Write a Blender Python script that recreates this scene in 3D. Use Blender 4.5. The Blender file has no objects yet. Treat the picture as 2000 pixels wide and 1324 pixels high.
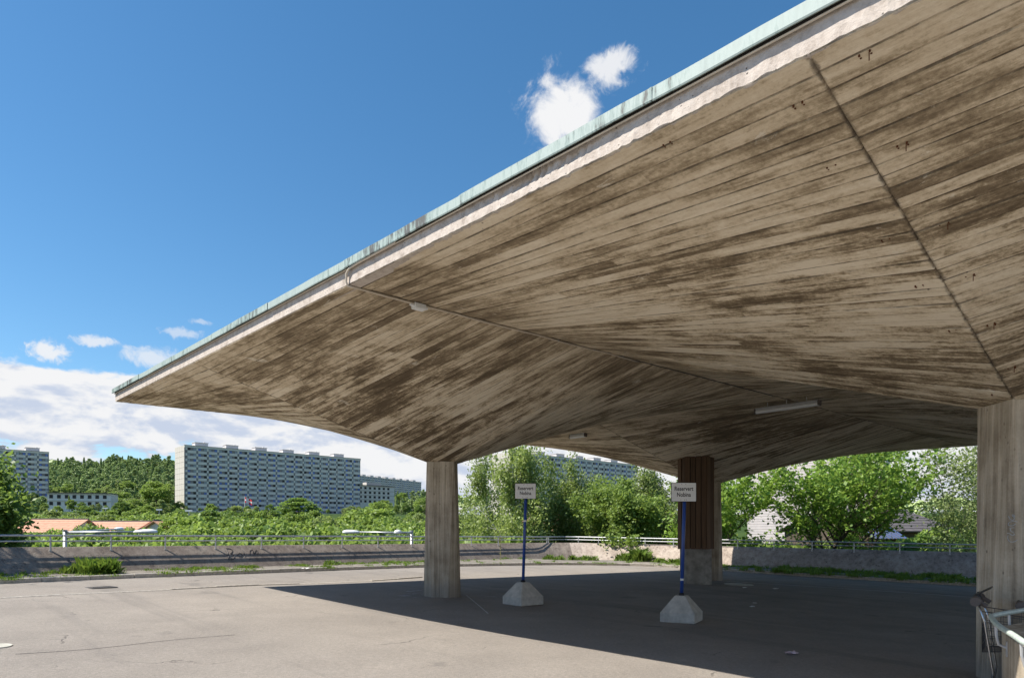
import bpy, bmesh, math, random
import numpy as np
from mathutils import Vector, noise

random.seed(7)
RNG = np.random.default_rng(11)
sc = bpy.context.scene
COL = sc.collection

# ------------------------------------------------------------------ camera
F, CX, HY, EYE, WPX, HPX = 1345.7, 998.75, 1038.0, 1.6, 2000.0, 1324.0
cam_d = bpy.data.cameras.new('camera')
cam_d.sensor_width = 36.0
cam_d.lens = 36.0 * F / WPX
cam_d.shift_y = (HY - HPX / 2) / WPX
cam_d.shift_x = (1000 - CX) / WPX
cam_d.clip_start = 0.1
cam_d.clip_end = 12000
cam = bpy.data.objects.new('camera', cam_d)
cam.location = (0, 0, EYE)
cam.rotation_euler = (math.pi / 2, 0, 0)
COL.objects.link(cam)
sc.camera = cam

# ------------------------------------------------------------------ sun, sky, exposure
SUN_FROM = Vector((-1.0, -0.15, 1.34)).normalized()      # towards the sun
sun_el = math.asin(SUN_FROM.z)
sun_az = math.atan2(SUN_FROM.x, SUN_FROM.y)                # clockwise from +Y
sd = bpy.data.lights.new('sun', 'SUN')
sd.energy = 4.6
sd.angle = math.radians(0.53)
sd.color = (1.0, 0.93, 0.84)
so = bpy.data.objects.new('sun', sd)
so.rotation_euler = SUN_FROM.to_track_quat('Z', 'Y').to_euler()
so.location = (0, 0, 60)
COL.objects.link(so)

sc.view_settings.view_transform = 'Standard'
sc.view_settings.look = 'None'
sc.view_settings.gamma = 1.0
sc.view_settings.use_curve_mapping = False
EXPO = 0.78
sc.view_settings.exposure = EXPO


class NT:
    """small node helper"""
    def __init__(self, tree):
        self.t = tree
        self.t.nodes.clear()

    def n(self, kind, **kw):
        nd = self.t.nodes.new(kind)
        for k, val in kw.items():
            if k == 'inp':
                for kk, vv in val.items():
                    if hasattr(vv, 'is_output') or isinstance(vv, bpy.types.NodeSocket):
                        self.t.links.new(vv, nd.inputs[kk])
                    else:
                        nd.inputs[kk].default_value = vv
            else:
                setattr(nd, k, val)
        return nd

    def math(self, op, a, b=None, c=None, clamp=False):
        nd = self.t.nodes.new('ShaderNodeMath')
        nd.operation = op
        nd.use_clamp = clamp
        for i, x in enumerate((a, b, c)):
            if x is None:
                continue
            if isinstance(x, bpy.types.NodeSocket):
                self.t.links.new(x, nd.inputs[i])
            else:
                nd.inputs[i].default_value = x
        return nd.outputs[0]

    def mixc(self, fac, a, b, blend='MIX'):
        nd = self.t.nodes.new('ShaderNodeMix')
        nd.data_type = 'RGBA'
        nd.blend_type = blend
        for i, x in ((0, fac), (6, a), (7, b)):
            if isinstance(x, bpy.types.NodeSocket):
                self.t.links.new(x, nd.inputs[i])
            elif i == 0:
                nd.inputs[0].default_value = x
            else:
                nd.inputs[i].default_value = (*x, 1.0)
        return nd.outputs[2]

    def ramp(self, fac, stops):
        nd = self.t.nodes.new('ShaderNodeValToRGB')
        while len(nd.color_ramp.elements) < len(stops):
            nd.color_ramp.elements.new(0.5)
        for e, (p, c) in zip(nd.color_ramp.elements, stops):
            e.position = p
            e.color = (*c, 1.0) if not isinstance(c, float) else (c, c, c, 1.0)
        self.t.links.new(fac, nd.inputs[0])
        return nd.outputs[0]

    def smooth(self, x, lo, hi, a=0.0, b=1.0):
        nd = self.t.nodes.new('ShaderNodeMapRange')
        nd.interpolation_type = 'SMOOTHSTEP'
        self.t.links.new(x, nd.inputs[0])
        for i, q in zip((1, 2, 3, 4), (lo, hi, a, b)):
            if isinstance(q, bpy.types.NodeSocket):
                self.t.links.new(q, nd.inputs[i])
            else:
                nd.inputs[i].default_value = q
        return nd.outputs[0]

    def noise(self, vec, scale, detail=4.0, rough=0.55, dist=0.0):
        nd = self.t.nodes.new('ShaderNodeTexNoise')
        nd.inputs['Scale'].default_value = scale
        nd.inputs['Detail'].default_value = detail
        nd.inputs['Roughness'].default_value = rough
        nd.inputs['Distortion'].default_value = dist
        if vec is not None:
            self.t.links.new(vec, nd.inputs['Vector'])
        return nd.outputs[0]

    def scalev(self, vec, s, off=(0, 0, 0)):
        nd = self.t.nodes.new('ShaderNodeMapping')
        self.t.links.new(vec, nd.inputs[0])
        nd.inputs['Scale'].default_value = s
        nd.inputs['Location'].default_value = off
        return nd.outputs[0]

    def link(self, a, b):
        self.t.links.new(a, b)


world = bpy.data.worlds.new('World')
sc.world = world
world.use_nodes = True
w = NT(world.node_tree)
SKY_STRENGTH = 0.092
sky = w.n('ShaderNodeTexSky', sky_type='NISHITA')
sky.sun_disc = False
sky.sun_elevation = sun_el
sky.sun_rotation = sun_az
sky.altitude = 200.0
sky.air_density = 1.0
sky.dust_density = 0.25
sky.ozone_density = 3.0
geo = w.n('ShaderNodeTexCoord')
dvec = geo.outputs['Generated']
sep = w.n('ShaderNodeSeparateXYZ', inp={0: dvec})
dx, dy, dz = sep.outputs
elev = w.math('MULTIPLY', w.math('ARCSINE', dz), 57.29578)           # degrees above the horizon
azim = w.math('MULTIPLY', w.math('ARCTAN2', dx, dy), 57.29578)       # degrees, 0 = +Y, right positive
# cloud bank low over the horizon: noise in (azimuth, elevation), flatter towards the bottom
def cnoise(de, sx, sy, z, det, rough, dist):
    c = w.n('ShaderNodeCombineXYZ', inp={0: w.math('MULTIPLY', azim, sx), 1: w.math('MULTIPLY', w.math('ADD', elev, de), sy), 2: z})
    return w.noise(c.outputs[0], 1.0, det, rough, dist)


n1 = cnoise(0.0, 0.15, 0.30, 3.7, 12.0, 0.60, 0.2)
n1up = cnoise(0.9, 0.15, 0.30, 3.7, 5.0, 0.55, 0.2)
n2 = cnoise(0.0, 0.06, 0.42, 9.1, 7.0, 0.55, 0.2)
top = w.smooth(elev, 8.2, 14.2, 0.30, -0.30)
bank = w.smooth(w.math('ADD', n1, top), 0.45, 0.58)
bluegap = w.smooth(w.math('ABSOLUTE', w.math('SUBTRACT', w.math('ADD', elev, w.math('MULTIPLY', w.math('SUBTRACT', n1, 0.5), 6.0)), w.math('SUBTRACT', 4.9, w.math('MULTIPLY', azim, 0.02)))), 0.2, 1.6, 0.34, 0.0)
bluegap = w.math('MULTIPLY', bluegap, w.smooth(azim, -28.0, -16.0, 1.0, 0.15))
bank = w.math('MULTIPLY', bank, w.smooth(w.math('SUBTRACT', n2, bluegap), 0.04, 0.18))


def blob(az0, el0, ra, re, seed):
    a = w.math('DIVIDE', w.math('SUBTRACT', azim, az0), ra)
    e = w.math('DIVIDE', w.math('SUBTRACT', elev, el0), re)
    r = w.math('SQRT', w.math('ADD', w.math('MULTIPLY', a, a), w.math('MULTIPLY', e, e)))
    c = w.n('ShaderNodeCombineXYZ', inp={0: azim, 1: elev, 2: seed})
    nn = w.noise(c.outputs[0], 1.35 / ra, 9.0, 0.64, 0.4)
    q = w.math('ADD', r, w.math('MULTIPLY', w.math('SUBTRACT', nn, 0.5), 2.7))
    return w.smooth(q, 1.25, 0.35)


def azel(px, py):
    x, z = (px - CX) / F, (HY - py) / F
    return math.degrees(math.atan2(x, 1)), math.degrees(math.atan2(z, math.hypot(x, 1)))


cl = bank
bl = w.math('MULTIPLY', elev, 0.0)
for (px, py, ra, re, sd_, k) in ((1102, 222, 3.2, 2.6, 1.0, 1.0), (1192, 130, 2.2, 1.15, 6.3, 0.9), (95, 687, 1.3, 0.7, 2.0, 0.9),
                             (188, 668, 1.3, 0.4, 7.0, 0.75), (300, 700, 1.9, 0.8, 3.0, 0.7), (352, 650, 1.2, 0.4, 8.0, 0.5), (390, 628, .8, .25, 4.0, .4)):
    a0, e0 = azel(px, py)
    b_ = w.math('MULTIPLY', blob(a0, e0, ra, re, sd_), k)
    cl = w.math('MAXIMUM', cl, b_)
    bl = w.math('MAXIMUM', bl, b_)
lit = w.math('ADD', w.math('MULTIPLY', w.math('SUBTRACT', n1, n1up), 1.6), w.math('MULTIPLY', n2, 0.9))
shade = w.smooth(lit, 0.28, 0.56)
shade = w.math('MAXIMUM', shade, w.smooth(bl, 0.0, 0.3))
ccol = w.mixc(shade, (0.63, 0.71, 0.87), (0.98, 0.985, 1.0))
sat = w.n('ShaderNodeHueSaturation', inp={'Hue': 0.493, 'Saturation': 1.22, 'Value': 1.0, 'Color': sky.outputs[0]})
skycol = w.mixc(cl, sat.outputs[0], (1, 1, 1))
# clouds are written in final radiance, the Nishita sky is scaled by the strength
K = 1.0 / SKY_STRENGTH / (2 ** EXPO) * 0.93
csc = w.n('ShaderNodeVectorMath', operation='SCALE', inp={0: ccol})
csc.inputs['Scale'].default_value = K
skycol = w.mixc(cl, sat.outputs[0], csc.outputs[0])
bg = w.n('ShaderNodeBackground', inp={'Color': skycol, 'Strength': SKY_STRENGTH})
wo = w.n('ShaderNodeOutputWorld')
w.link(bg.outputs[0], wo.inputs[0])

# ------------------------------------------------------------------ geometry of the place
def ground(x, y):
    return -0.02855 * x + 0.01074 * y - 0.004 + 0.12 * math.exp(-((x - 2.6) ** 2 + (y - 6.8) ** 2) / 14.0)


def pt(px, py, D):
    return Vector(((px - CX) / F * D, D, EYE + (HY - py) / F * D))


def gpt(px, py):
    kx, kz = (px - CX) / F, (HY - py) / F
    D = 10.0
    for _ in range(60):
        D = (ground(kx * D, D) - EYE) / kz * 0.6 + D * 0.4
    return Vector((kx * D, D, ground(kx * D, D)))


TH = 0.7424
UV_U = Vector((math.sin(TH), -math.cos(TH), 0))
UV_V = Vector((math.cos(TH), math.sin(TH), 0))
H_ = 2.9
S = 3.5788 * H_
A = S / 2
C0 = Vector((-3.0485 * H_, 5.304 * H_, 0))
RC = 0.144 * H_
DEPTH = (1 - 0.5272) * H_ / 0.92
S2 = 13.6                                                   # the rear row of umbrellas is deeper
VB = [0.0, S, S + S2]
VMAX = VB[-1]
VC = [A, 15.95]                                              # where the columns stand


def RP(uu, vv, z=0.0):
    p = C0 + UV_U * uu + UV_V * vv
    return Vector((p.x, p.y, z))


def edgez(x, y):
    return EYE + H_ - 0.0026 * (x - C0.x) + 0.0149 * (y - C0.y)


def hyp(uu, vv):
    a = (uu % S) - A
    j = 0 if vv < S else 1
    b = vv - VC[j]
    hb = (VB[j + 1] - VC[j]) if b > 0 else (VC[j] - VB[j])
    return -DEPTH * (1 - abs(a) / A) * (1 - min(abs(b) / hb, 1.0))


def soffit(uu, vv, dz=0.0):
    p = RP(uu, vv)
    return Vector((p.x, p.y, edgez(p.x, p.y) + hyp(uu, vv) + dz))


def ray_soffit(px, py, d0=3.0, d1=40.0):
    """first hit of the pixel's line of sight with the underside"""
    D = d0
    while D < d1:
        p = pt(px, py, D)
        r = p - C0
        uu, vv = r.dot(UV_U), r.dot(UV_V)
        if 0 <= uu <= 2 * S and 0 <= vv <= VMAX:
            if p.z >= edgez(p.x, p.y) + hyp(min(uu, 2 * S - 1e-4), min(vv, VMAX - 1e-4)):
                return p, uu, vv
        D += 0.01
    return None


# ------------------------------------------------------------------ mesh helpers
ORG = {}


class MB:
    def __init__(self):
        self.V, self.Fc, self.M = [], [], []

    def add(self, V, Fc, m=0):
        o = len(self.V)
        self.V += [tuple(v) for v in V]
        self.Fc += [tuple(i + o for i in f) for f in Fc]
        self.M += [m] * len(Fc)
        return self

    def box(self, c, size, X=Vector((1, 0, 0)), Y=Vector((0, 1, 0)), Z=Vector((0, 0, 1)), m=0):
        c = Vector(c)
        sx, sy, sz = (s / 2 for s in size)
        V = [c + X * (sx * a) + Y * (sy * b) + Z * (sz * d) for d in (-1, 1) for b in (-1, 1) for a in (-1, 1)]
        return self.add(V, [(0, 2, 3, 1), (4, 5, 7, 6), (0, 1, 5, 4), (2, 6, 7, 3), (0, 4, 6, 2), (1, 3, 7, 5)], m)

    def bbox(self, c, size, bev, X=Vector((1, 0, 0)), Y=Vector((0, 1, 0)), Z=Vector((0, 0, 1)), m=0):
        """box with chamfered long edges (prism of an octagon along X)"""
        c = Vector(c)
        sx, sy, sz = (s / 2 for s in size)
        pr = [(-sy + bev, -sz), (sy - bev, -sz), (sy, -sz + bev), (sy, sz - bev), (sy - bev, sz), (-sy + bev, sz), (-sy, sz - bev), (-sy, -sz + bev)]
        V = [c + X * sx * a + Y * p + Z * q for a in (-1, 1) for p, q in pr]
        Fc = [tuple(range(7, -1, -1)), tuple(range(8, 16))] + [(i, (i + 1) % 8, 8 + (i + 1) % 8, 8 + i) for i in range(8)]
        return self.add(V, Fc, m)

    def tube(self, pts, r, sides=8, cap=True, m=0):
        pts = [Vector(p) for p in pts]
        rs = r if isinstance(r, (list, tuple)) else [r] * len(pts)
        rings = []
        prev = None
        for i, p in enumerate(pts):
            d = (pts[min(i + 1, len(pts) - 1)] - pts[max(i - 1, 0)])
            if d.length < 1e-9:
                d = Vector((0, 0, 1))
            d.normalize()
            if prev is None:
                ax = d.cross(Vector((0, 0, 1)))
                if ax.length < 0.05:
                    ax = d.cross(Vector((1, 0, 0)))
            else:
                ax = prev - d * prev.dot(d)
                if ax.length < 1e-6:
                    ax = d.orthogonal()
            ax.normalize()
            prev = ax
            bx = d.cross(ax)
            rings.append([p + (ax * math.cos(t) + bx * math.sin(t)) * rs[i] for t in (2 * math.pi * k / sides for k in range(sides))])
        V = [q for rg in rings for q in rg]
        Fc = []
        for i in range(len(pts) - 1):
            for k in range(sides):
                k2 = (k + 1) % sides
                Fc.append((i * sides + k, i * sides + k2, (i + 1) * sides + k2, (i + 1) * sides + k))
        if cap:
            Fc.append(tuple(range(sides - 1, -1, -1)))
            Fc.append(tuple((len(pts) - 1) * sides + k for k in range(sides)))
        return self.add(V, Fc, m)

    def build(self, name, mat, parent=None, smooth=False, uvs=None):
        me = bpy.data.meshes.new(name)
        org = ORG.get(parent.name, Vector((0, 0, 0))) if parent else Vector((0, 0, 0))
        V = [(v[0] - org.x, v[1] - org.y, v[2] - org.z) for v in self.V]
        me.from_pydata(V, [], self.Fc)
        for mm in (mat if isinstance(mat, (list, tuple)) else [mat]):
            me.materials.append(mm)
        if any(self.M):
            me.polygons.foreach_set('material_index', self.M)
        if smooth:
            me.polygons.foreach_set('use_smooth', [True] * len(me.polygons))
        me.update()
        o = bpy.data.objects.new(name, me)
        COL.objects.link(o)
        if parent:
            o.parent = parent
            ORG[o.name] = org
        else:
            ORG[o.name] = Vector((0, 0, 0))
        return o


def rebase(o, loc):
    """put a top-level mesh's origin at its base"""
    loc = Vector(loc)
    n = len(o.data.vertices)
    a = np.empty(n * 3)
    o.data.vertices.foreach_get('co', a)
    a = a.reshape(-1, 3) - np.array(loc)
    o.data.vertices.foreach_set('co', a.ravel())
    o.data.update()
    o.location = loc
    ORG[o.name] = loc
    return o


def tag(o, label=None, cat=None, group=None, kind=None):
    if label:
        o['label'] = label
    if cat:
        o['category'] = cat
    if group:
        o['group'] = group
    if kind:
        o['kind'] = kind
    return o


def thing(name, loc, label, cat, group=None):
    o = bpy.data.objects.new(name, None)
    COL.objects.link(o)
    o.location = loc
    o.empty_display_size = 0.3
    ORG[o.name] = Vector(loc)
    return tag(o, label, cat, group)


def copy_tree(o, parent=None):
    c = o.copy()
    COL.objects.link(c)
    c.parent = parent
    if not parent:
        ORG[c.name] = ORG.get(o.name, Vector((0, 0, 0))).copy()
    for ch in list(o.children):
        if ch.name in KIDS_SKIP:
            continue
        copy_tree(ch, c)
    return c


KIDS_SKIP = set()


def np_mesh(name, V, nper, mat, parent=None, mats=None, midx=None):
    """V: (n*nper,3) array, faces are consecutive groups of nper vertices"""
    me = bpy.data.meshes.new(name)
    nv = len(V)
    nf = nv // nper
    me.vertices.add(nv)
    me.vertices.foreach_set('co', np.asarray(V, dtype=np.float32).ravel())
    me.loops.add(nv)
    me.loops.foreach_set('vertex_index', np.arange(nv, dtype=np.int32))
    me.polygons.add(nf)
    me.polygons.foreach_set('loop_start', np.arange(0, nv, nper, dtype=np.int32))
    me.polygons.foreach_set('loop_total', np.full(nf, nper, dtype=np.int32))
    me.update(calc_edges=True)
    me.validate()
    me.materials.append(mat)
    o = bpy.data.objects.new(name, me)
    COL.objects.link(o)
    if parent:
        o.parent = parent
    return o


# ------------------------------------------------------------------ materials
def new_mat(name):
    m = bpy.data.materials.new(name)
    m.use_nodes = True
    return m, NT(m.node_tree)


def finish(nt, color, rough=0.8, bump=None, bdist=0.01, bstr=0.5, metal=0.0, spec=0.3):
    b = nt.n('ShaderNodeBsdfPrincipled', inp={'Metallic': metal, 'Specular IOR Level': spec})
    for key, val in (('Base Color', color), ('Roughness', rough)):
        if isinstance(val, bpy.types.NodeSocket):
            nt.link(val, b.inputs[key])
        else:
            b.inputs[key].default_value = (*val, 1.0) if key == 'Base Color' else val
    if bump is not None:
        bn = nt.n('ShaderNodeBump', inp={'Height': bump, 'Strength': bstr, 'Distance': bdist})
        nt.link(bn.outputs[0], b.inputs['Normal'])
    o = nt.n('ShaderNodeOutputMaterial')
    nt.link(b.outputs[0], o.inputs[0])
    return b


def simple(name, col, rough=0.7, metal=0.0, var=0.15, scale=6.0, bump=0.3, spec=0.3):
    m, t = new_mat(name)
    tc = t.n('ShaderNodeTexCoord').outputs['Object']
    nz = t.noise(tc, scale, 5.0, 0.6)
    lo = tuple(c * (1 - var) for c in col)
    hi = tuple(min(1, c * (1 + var)) for c in col)
    c = t.ramp(nz, [(0.3, lo), (0.7, hi)])
    finish(t, c, rough, nz, 0.005, bump, metal, spec)
    return m


def mat_soffit():
    m, t = new_mat('board_marked_concrete')
    uv = t.n('ShaderNodeUVMap', uv_map='metres').outputs[0]
    bd = t.n('ShaderNodeUVMap', uv_map='board').outputs[0]
    s1 = t.n('ShaderNodeSeparateXYZ', inp={0: bd})
    rnd, across = s1.outputs[0], s1.outputs[1]
    s2 = t.n('ShaderNodeSeparateXYZ', inp={0: uv})
    U, V = s2.outputs[0], s2.outputs[1]
    # shift each board along its length so that streaks do not run across the joints
    sh = t.math('MULTIPLY', rnd, 37.0)
    st = t.n('ShaderNodeCombineXYZ', inp={0: t.math('MULTIPLY', U, 0.95), 1: t.math('MULTIPLY', V, 9.0), 2: sh}).outputs[0]
    streak = t.noise(st, 1.0, 8.0, 0.66, 0.25)
    st2 = t.n('ShaderNodeCombineXYZ', inp={0: t.math('MULTIPLY', U, 0.8), 1: t.math('MULTIPLY', V, 1.9), 2: t.math('MULTIPLY', rnd, 0.8)}).outputs[0]
    patch = t.noise(st2, 0.9, 10.0, 0.66, 0.25)
    st3 = t.n('ShaderNodeCombineXYZ', inp={0: t.math('MULTIPLY', U, 5.0), 1: t.math('MULTIPLY', V, 34.0), 2: sh}).outputs[0]
    fine = t.noise(st3, 1.0, 6.0, 0.65)
    big = t.noise(uv, 0.28, 3.0, 0.5)
    grain = t.noise(uv, 26.0, 5.0, 0.75)
    mott = t.noise(t.scalev(uv, (1.0, 1.5, 1)), 4.5, 8.0, 0.72, 0.3)
    cu = t.math('ABSOLUTE', t.math('SUBTRACT', t.math('MODULO', U, S), A))
    lc = t.n('ShaderNodeSeparateXYZ', inp={0: t.n('ShaderNodeUVMap', uv_map='local').outputs[0]})
    cvv = t.math('MULTIPLY', lc.outputs[1], A)
    # distance from the outline of the umbrella: the outer metre is more even and browner
    rim = t.math('MINIMUM', t.math('SUBTRACT', A, cu), t.math('SUBTRACT', A, cvv))
    inner = t.smooth(rim, 0.2, 2.6)
    x = t.math('ADD', t.math('MULTIPLY', streak, 0.42), t.math('ADD', t.math('MULTIPLY', patch, 0.60), t.math('MULTIPLY', t.math('SUBTRACT', mott, 0.17), 0.22)))
    x = t.math('ADD', x, t.math('MULTIPLY', t.math('SUBTRACT', rnd, 0.5), 0.09))
    x = t.math('ADD', x, t.math('MULTIPLY', t.math('SUBTRACT', fine, 0.5), 0.20))
    x = t.math('ADD', x, t.math('MULTIPLY', t.math('SUBTRACT', grain, 0.5), 0.22))
    x = t.math('ADD', x, t.math('MULTIPLY', t.math('SUBTRACT', big, 0.5), 0.30))
    x = t.math('ADD', t.math('MULTIPLY', t.math('SUBTRACT', x, 0.577), t.math('ADD', t.math('MULTIPLY', inner, 0.75), 0.85)), 0.555)
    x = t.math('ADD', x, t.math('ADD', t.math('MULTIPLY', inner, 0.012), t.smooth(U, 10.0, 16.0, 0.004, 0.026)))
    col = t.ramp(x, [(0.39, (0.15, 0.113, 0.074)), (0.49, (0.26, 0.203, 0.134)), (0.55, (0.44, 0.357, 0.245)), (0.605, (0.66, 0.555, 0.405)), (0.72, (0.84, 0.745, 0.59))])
    # pale lime runs here and there
    pv = t.noise(t.scalev(uv, (1.6, 2.4, 1)), 1.2, 7.0, 0.75, 0.6)
    col = t.mixc(t.math('MULTIPLY', t.smooth(pv, 0.62, 0.68), 0.65), col, (0.84, 0.78, 0.66))
    # joints between the boards
    jd = t.math('MINIMUM', across, t.math('SUBTRACT', 1.0, across))
    jn = t.noise(t.scalev(uv, (1.6, 3.0, 1)), 1.6, 7.0, 0.7)
    joint = t.math('MULTIPLY', t.smooth(jd, 0.060, 0.015), t.smooth(jn, 0.40, 0.60, 0.22, 1.0))
    col = t.mixc(t.math('MULTIPLY', joint, 0.75), col, (0.10, 0.08, 0.06))
    # dark seam with dirt along the valley between two halves
    sn = t.noise(uv, 7.0, 6.0, 0.7)
    seam = t.smooth(t.math('ADD', cu, t.math('MULTIPLY', t.math('SUBTRACT', sn, 0.5), 0.10)), 0.026, 0.0)
    seam2 = t.smooth(t.math('ADD', t.math('SUBTRACT', A, cu), t.math('MULTIPLY', t.math('SUBTRACT', sn, 0.5), 0.10)), 0.045, 0.0)
    col = t.mixc(t.math('MULTIPLY', t.math('MAXIMUM', seam, seam2), t.smooth(mott, 0.35, 0.6, 0.35, 0.85)), col, (0.11, 0.09, 0.07))
    # pin holes
    vo = t.n('ShaderNodeTexVoronoi', inp={'Vector': uv, 'Scale': 7.0})
    ph = t.math('MULTIPLY', t.smooth(vo.outputs['Distance'], 0.085, 0.04), t.smooth(t.noise(uv, 3.0, 2.0), 0.5, 0.6))
    col = t.mixc(t.math('MULTIPLY', ph, 0.75), col, (0.05, 0.04, 0.03))
    h = t.math('ADD', t.math('MULTIPLY', fine, 0.5), t.math('MULTIPLY', grain, 0.5))
    h = t.math('SUBTRACT', h, t.math('MULTIPLY', joint, 0.8))
    finish(t, col, 0.9, h, 0.015, 0.9, spec=0.15)
    return m


def mat_column():
    m, t = new_mat('board_marked_column_concrete')
    tc = t.n('ShaderNodeTexCoord').outputs['Object']
    a = t.noise(t.scalev(tc, (12, 12, 0.35)), 1.0, 7.0, 0.7, 0.1)
    b = t.noise(tc, 1.6, 6.0, 0.6)
    g = t.noise(tc, 38.0, 4.0, 0.7)
    x = t.math('ADD', t.math('MULTIPLY', a, 0.55), t.math('MULTIPLY', b, 0.35))
    x = t.math('ADD', x, t.math('MULTIPLY', g, 0.10))
    c = t.ramp(x, [(0.38, (0.20, 0.165, 0.122)), (0.49, (0.42, 0.36, 0.275)), (0.60, (0.62, 0.55, 0.44))])
    vo = t.n('ShaderNodeTexVoronoi', inp={'Vector': t.scalev(tc, (1, 1, 0.6)), 'Scale': 11.0})
    ph = t.math('MULTIPLY', t.smooth(vo.outputs['Distance'], 0.16, 0.08), t.smooth(b, 0.45, 0.55))
    c = t.mixc(t.math('MULTIPLY', ph, 0.7), c, (0.08, 0.065, 0.05))
    z = t.n('ShaderNodeSeparateXYZ', inp={0: tc}).outputs[2]
    foot = t.smooth(t.math('ADD', z, t.math('MULTIPLY', b, -0.5)), 0.25, -0.15)
    c = t.mixc(t.math('MULTIPLY', foot, 0.55), c, (0.17, 0.16, 0.15))
    finish(t, c, 0.88, t.math('ADD', a, t.math('MULTIPLY', g, 0.5)), 0.012, 0.6, spec=0.15)
    return m


def mat_asphalt():
    m, t = new_mat('aged_asphalt')
    tc = t.n('ShaderNodeTexCoord').outputs['Object']
    agg = t.noise(tc, 75.0, 3.0, 0.75)
    agg2 = t.noise(tc, 22.0, 4.0, 0.7)
    med = t.noise(tc, 1.1, 6.0, 0.6)
    big = t.noise(t.scalev(tc, (0.16, 0.22, 1)), 1.0, 5.0, 0.55, 0.6)
    x = t.math('ADD', t.math('MULTIPLY', agg, 0.46), t.math('MULTIPLY', agg2, 0.24))
    x = t.math('ADD', x, t.math('ADD', t.math('MULTIPLY', med, 0.15), t.math('MULTIPLY', big, 0.17)))
    c = t.ramp(x, [(0.34, (0.145, 0.132, 0.119)), (0.50, (0.252, 0.228, 0.200)), (0.64, (0.37, 0.333, 0.290))])
    # pale grit and dark specks
    vo = t.n('ShaderNodeTexVoronoi', inp={'Vector': tc, 'Scale': 30.0})
    c = t.mixc(t.smooth(vo.outputs['Distance'], 0.17, 0.06, 0.0, 0.45), c, (0.46, 0.43, 0.38))
    # broad patches of darker tone on the asphalt under the canopy
    ps = t.n('ShaderNodeSeparateXYZ', inp={0: tc})
    uu = t.math('ADD', t.math('MULTIPLY', t.math('SUBTRACT', ps.outputs[0], C0.x), UV_U.x), t.math('MULTIPLY', t.math('SUBTRACT', ps.outputs[1], C0.y), UV_U.y))
    vv = t.math('ADD', t.math('MULTIPLY', t.math('SUBTRACT', ps.outputs[0], C0.x), UV_V.x), t.math('MULTIPLY', t.math('SUBTRACT', ps.outputs[1], C0.y), UV_V.y))
    stn = t.noise(t.scalev(tc, (0.5, 0.5, 1)), 1.0, 6.0, 0.65, 0.9)
    lane = t.math('MULTIPLY', t.smooth(vv, 2.5, 5.5), t.smooth(uu, 1.0, 4.0))
    c = t.mixc(t.math('MULTIPLY', lane, t.smooth(stn, 0.32, 0.66, 0.0, 0.30)), c, (0.13, 0.125, 0.12))
    band = t.noise(t.n('ShaderNodeCombineXYZ', inp={0: t.math('MULTIPLY', uu, 0.05), 1: t.math('MULTIPLY', vv, 1.1), 2: 0.0}).outputs[0], 1.0, 4.0, 0.6)
    c = t.mixc(t.smooth(band, 0.54, 0.66, 0.0, 0.28), c, (0.13, 0.122, 0.115))
    spot = t.noise(tc, 0.9, 3.0, 0.5)
    c = t.mixc(t.smooth(spot, 0.66, 0.71, 0.0, 0.35), c, (0.10, 0.095, 0.09))
    # fine cracks
    wv = t.n('ShaderNodeTexVoronoi', feature='DISTANCE_TO_EDGE', inp={'Vector': t.n('ShaderNodeVectorMath', operation='ADD', inp={0: tc, 1: t.n('ShaderNodeTexNoise', inp={'Vector': tc, 'Scale': 1.3, 'Detail': 5.0}).outputs['Color']}).outputs[0], 'Scale': 0.30})
    cr = t.math('MULTIPLY', t.smooth(wv.outputs['Distance'], 0.006, 0.0015), t.smooth(med, 0.52, 0.62))
    c = t.mixc(t.math('MULTIPLY', cr, 0.5), c, (0.035, 0.032, 0.03))
    finish(t, c, 0.92, t.math('SUBTRACT', t.math('ADD', agg, t.math('MULTIPLY', agg2, 0.6)), cr), 0.012, 0.7, spec=0.25)
    return m


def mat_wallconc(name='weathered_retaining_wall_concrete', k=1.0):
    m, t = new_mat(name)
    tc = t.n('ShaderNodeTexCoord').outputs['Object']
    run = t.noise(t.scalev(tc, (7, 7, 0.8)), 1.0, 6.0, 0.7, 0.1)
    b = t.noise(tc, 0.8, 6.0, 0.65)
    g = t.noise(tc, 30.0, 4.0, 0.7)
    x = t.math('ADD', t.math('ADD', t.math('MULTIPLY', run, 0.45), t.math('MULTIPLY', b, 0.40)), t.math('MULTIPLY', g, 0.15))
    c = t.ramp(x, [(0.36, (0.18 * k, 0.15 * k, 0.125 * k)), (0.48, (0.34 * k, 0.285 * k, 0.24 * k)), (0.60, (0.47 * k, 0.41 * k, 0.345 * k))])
    drip = t.noise(t.scalev(tc, (2.6, 2.6, 0.12)), 3.0, 4.0, 0.8)
    c = t.mixc(t.smooth(drip, 0.56, 0.66, 0.0, 0.7), c, (0.075, 0.062, 0.052))
    c = t.mixc(t.smooth(drip, 0.37, 0.31, 0.0, 0.35), c, (0.50, 0.45, 0.39))
    finish(t, c, 0.9, t.math('ADD', run, g), 0.02, 0.6, spec=0.15)
    return m


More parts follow.
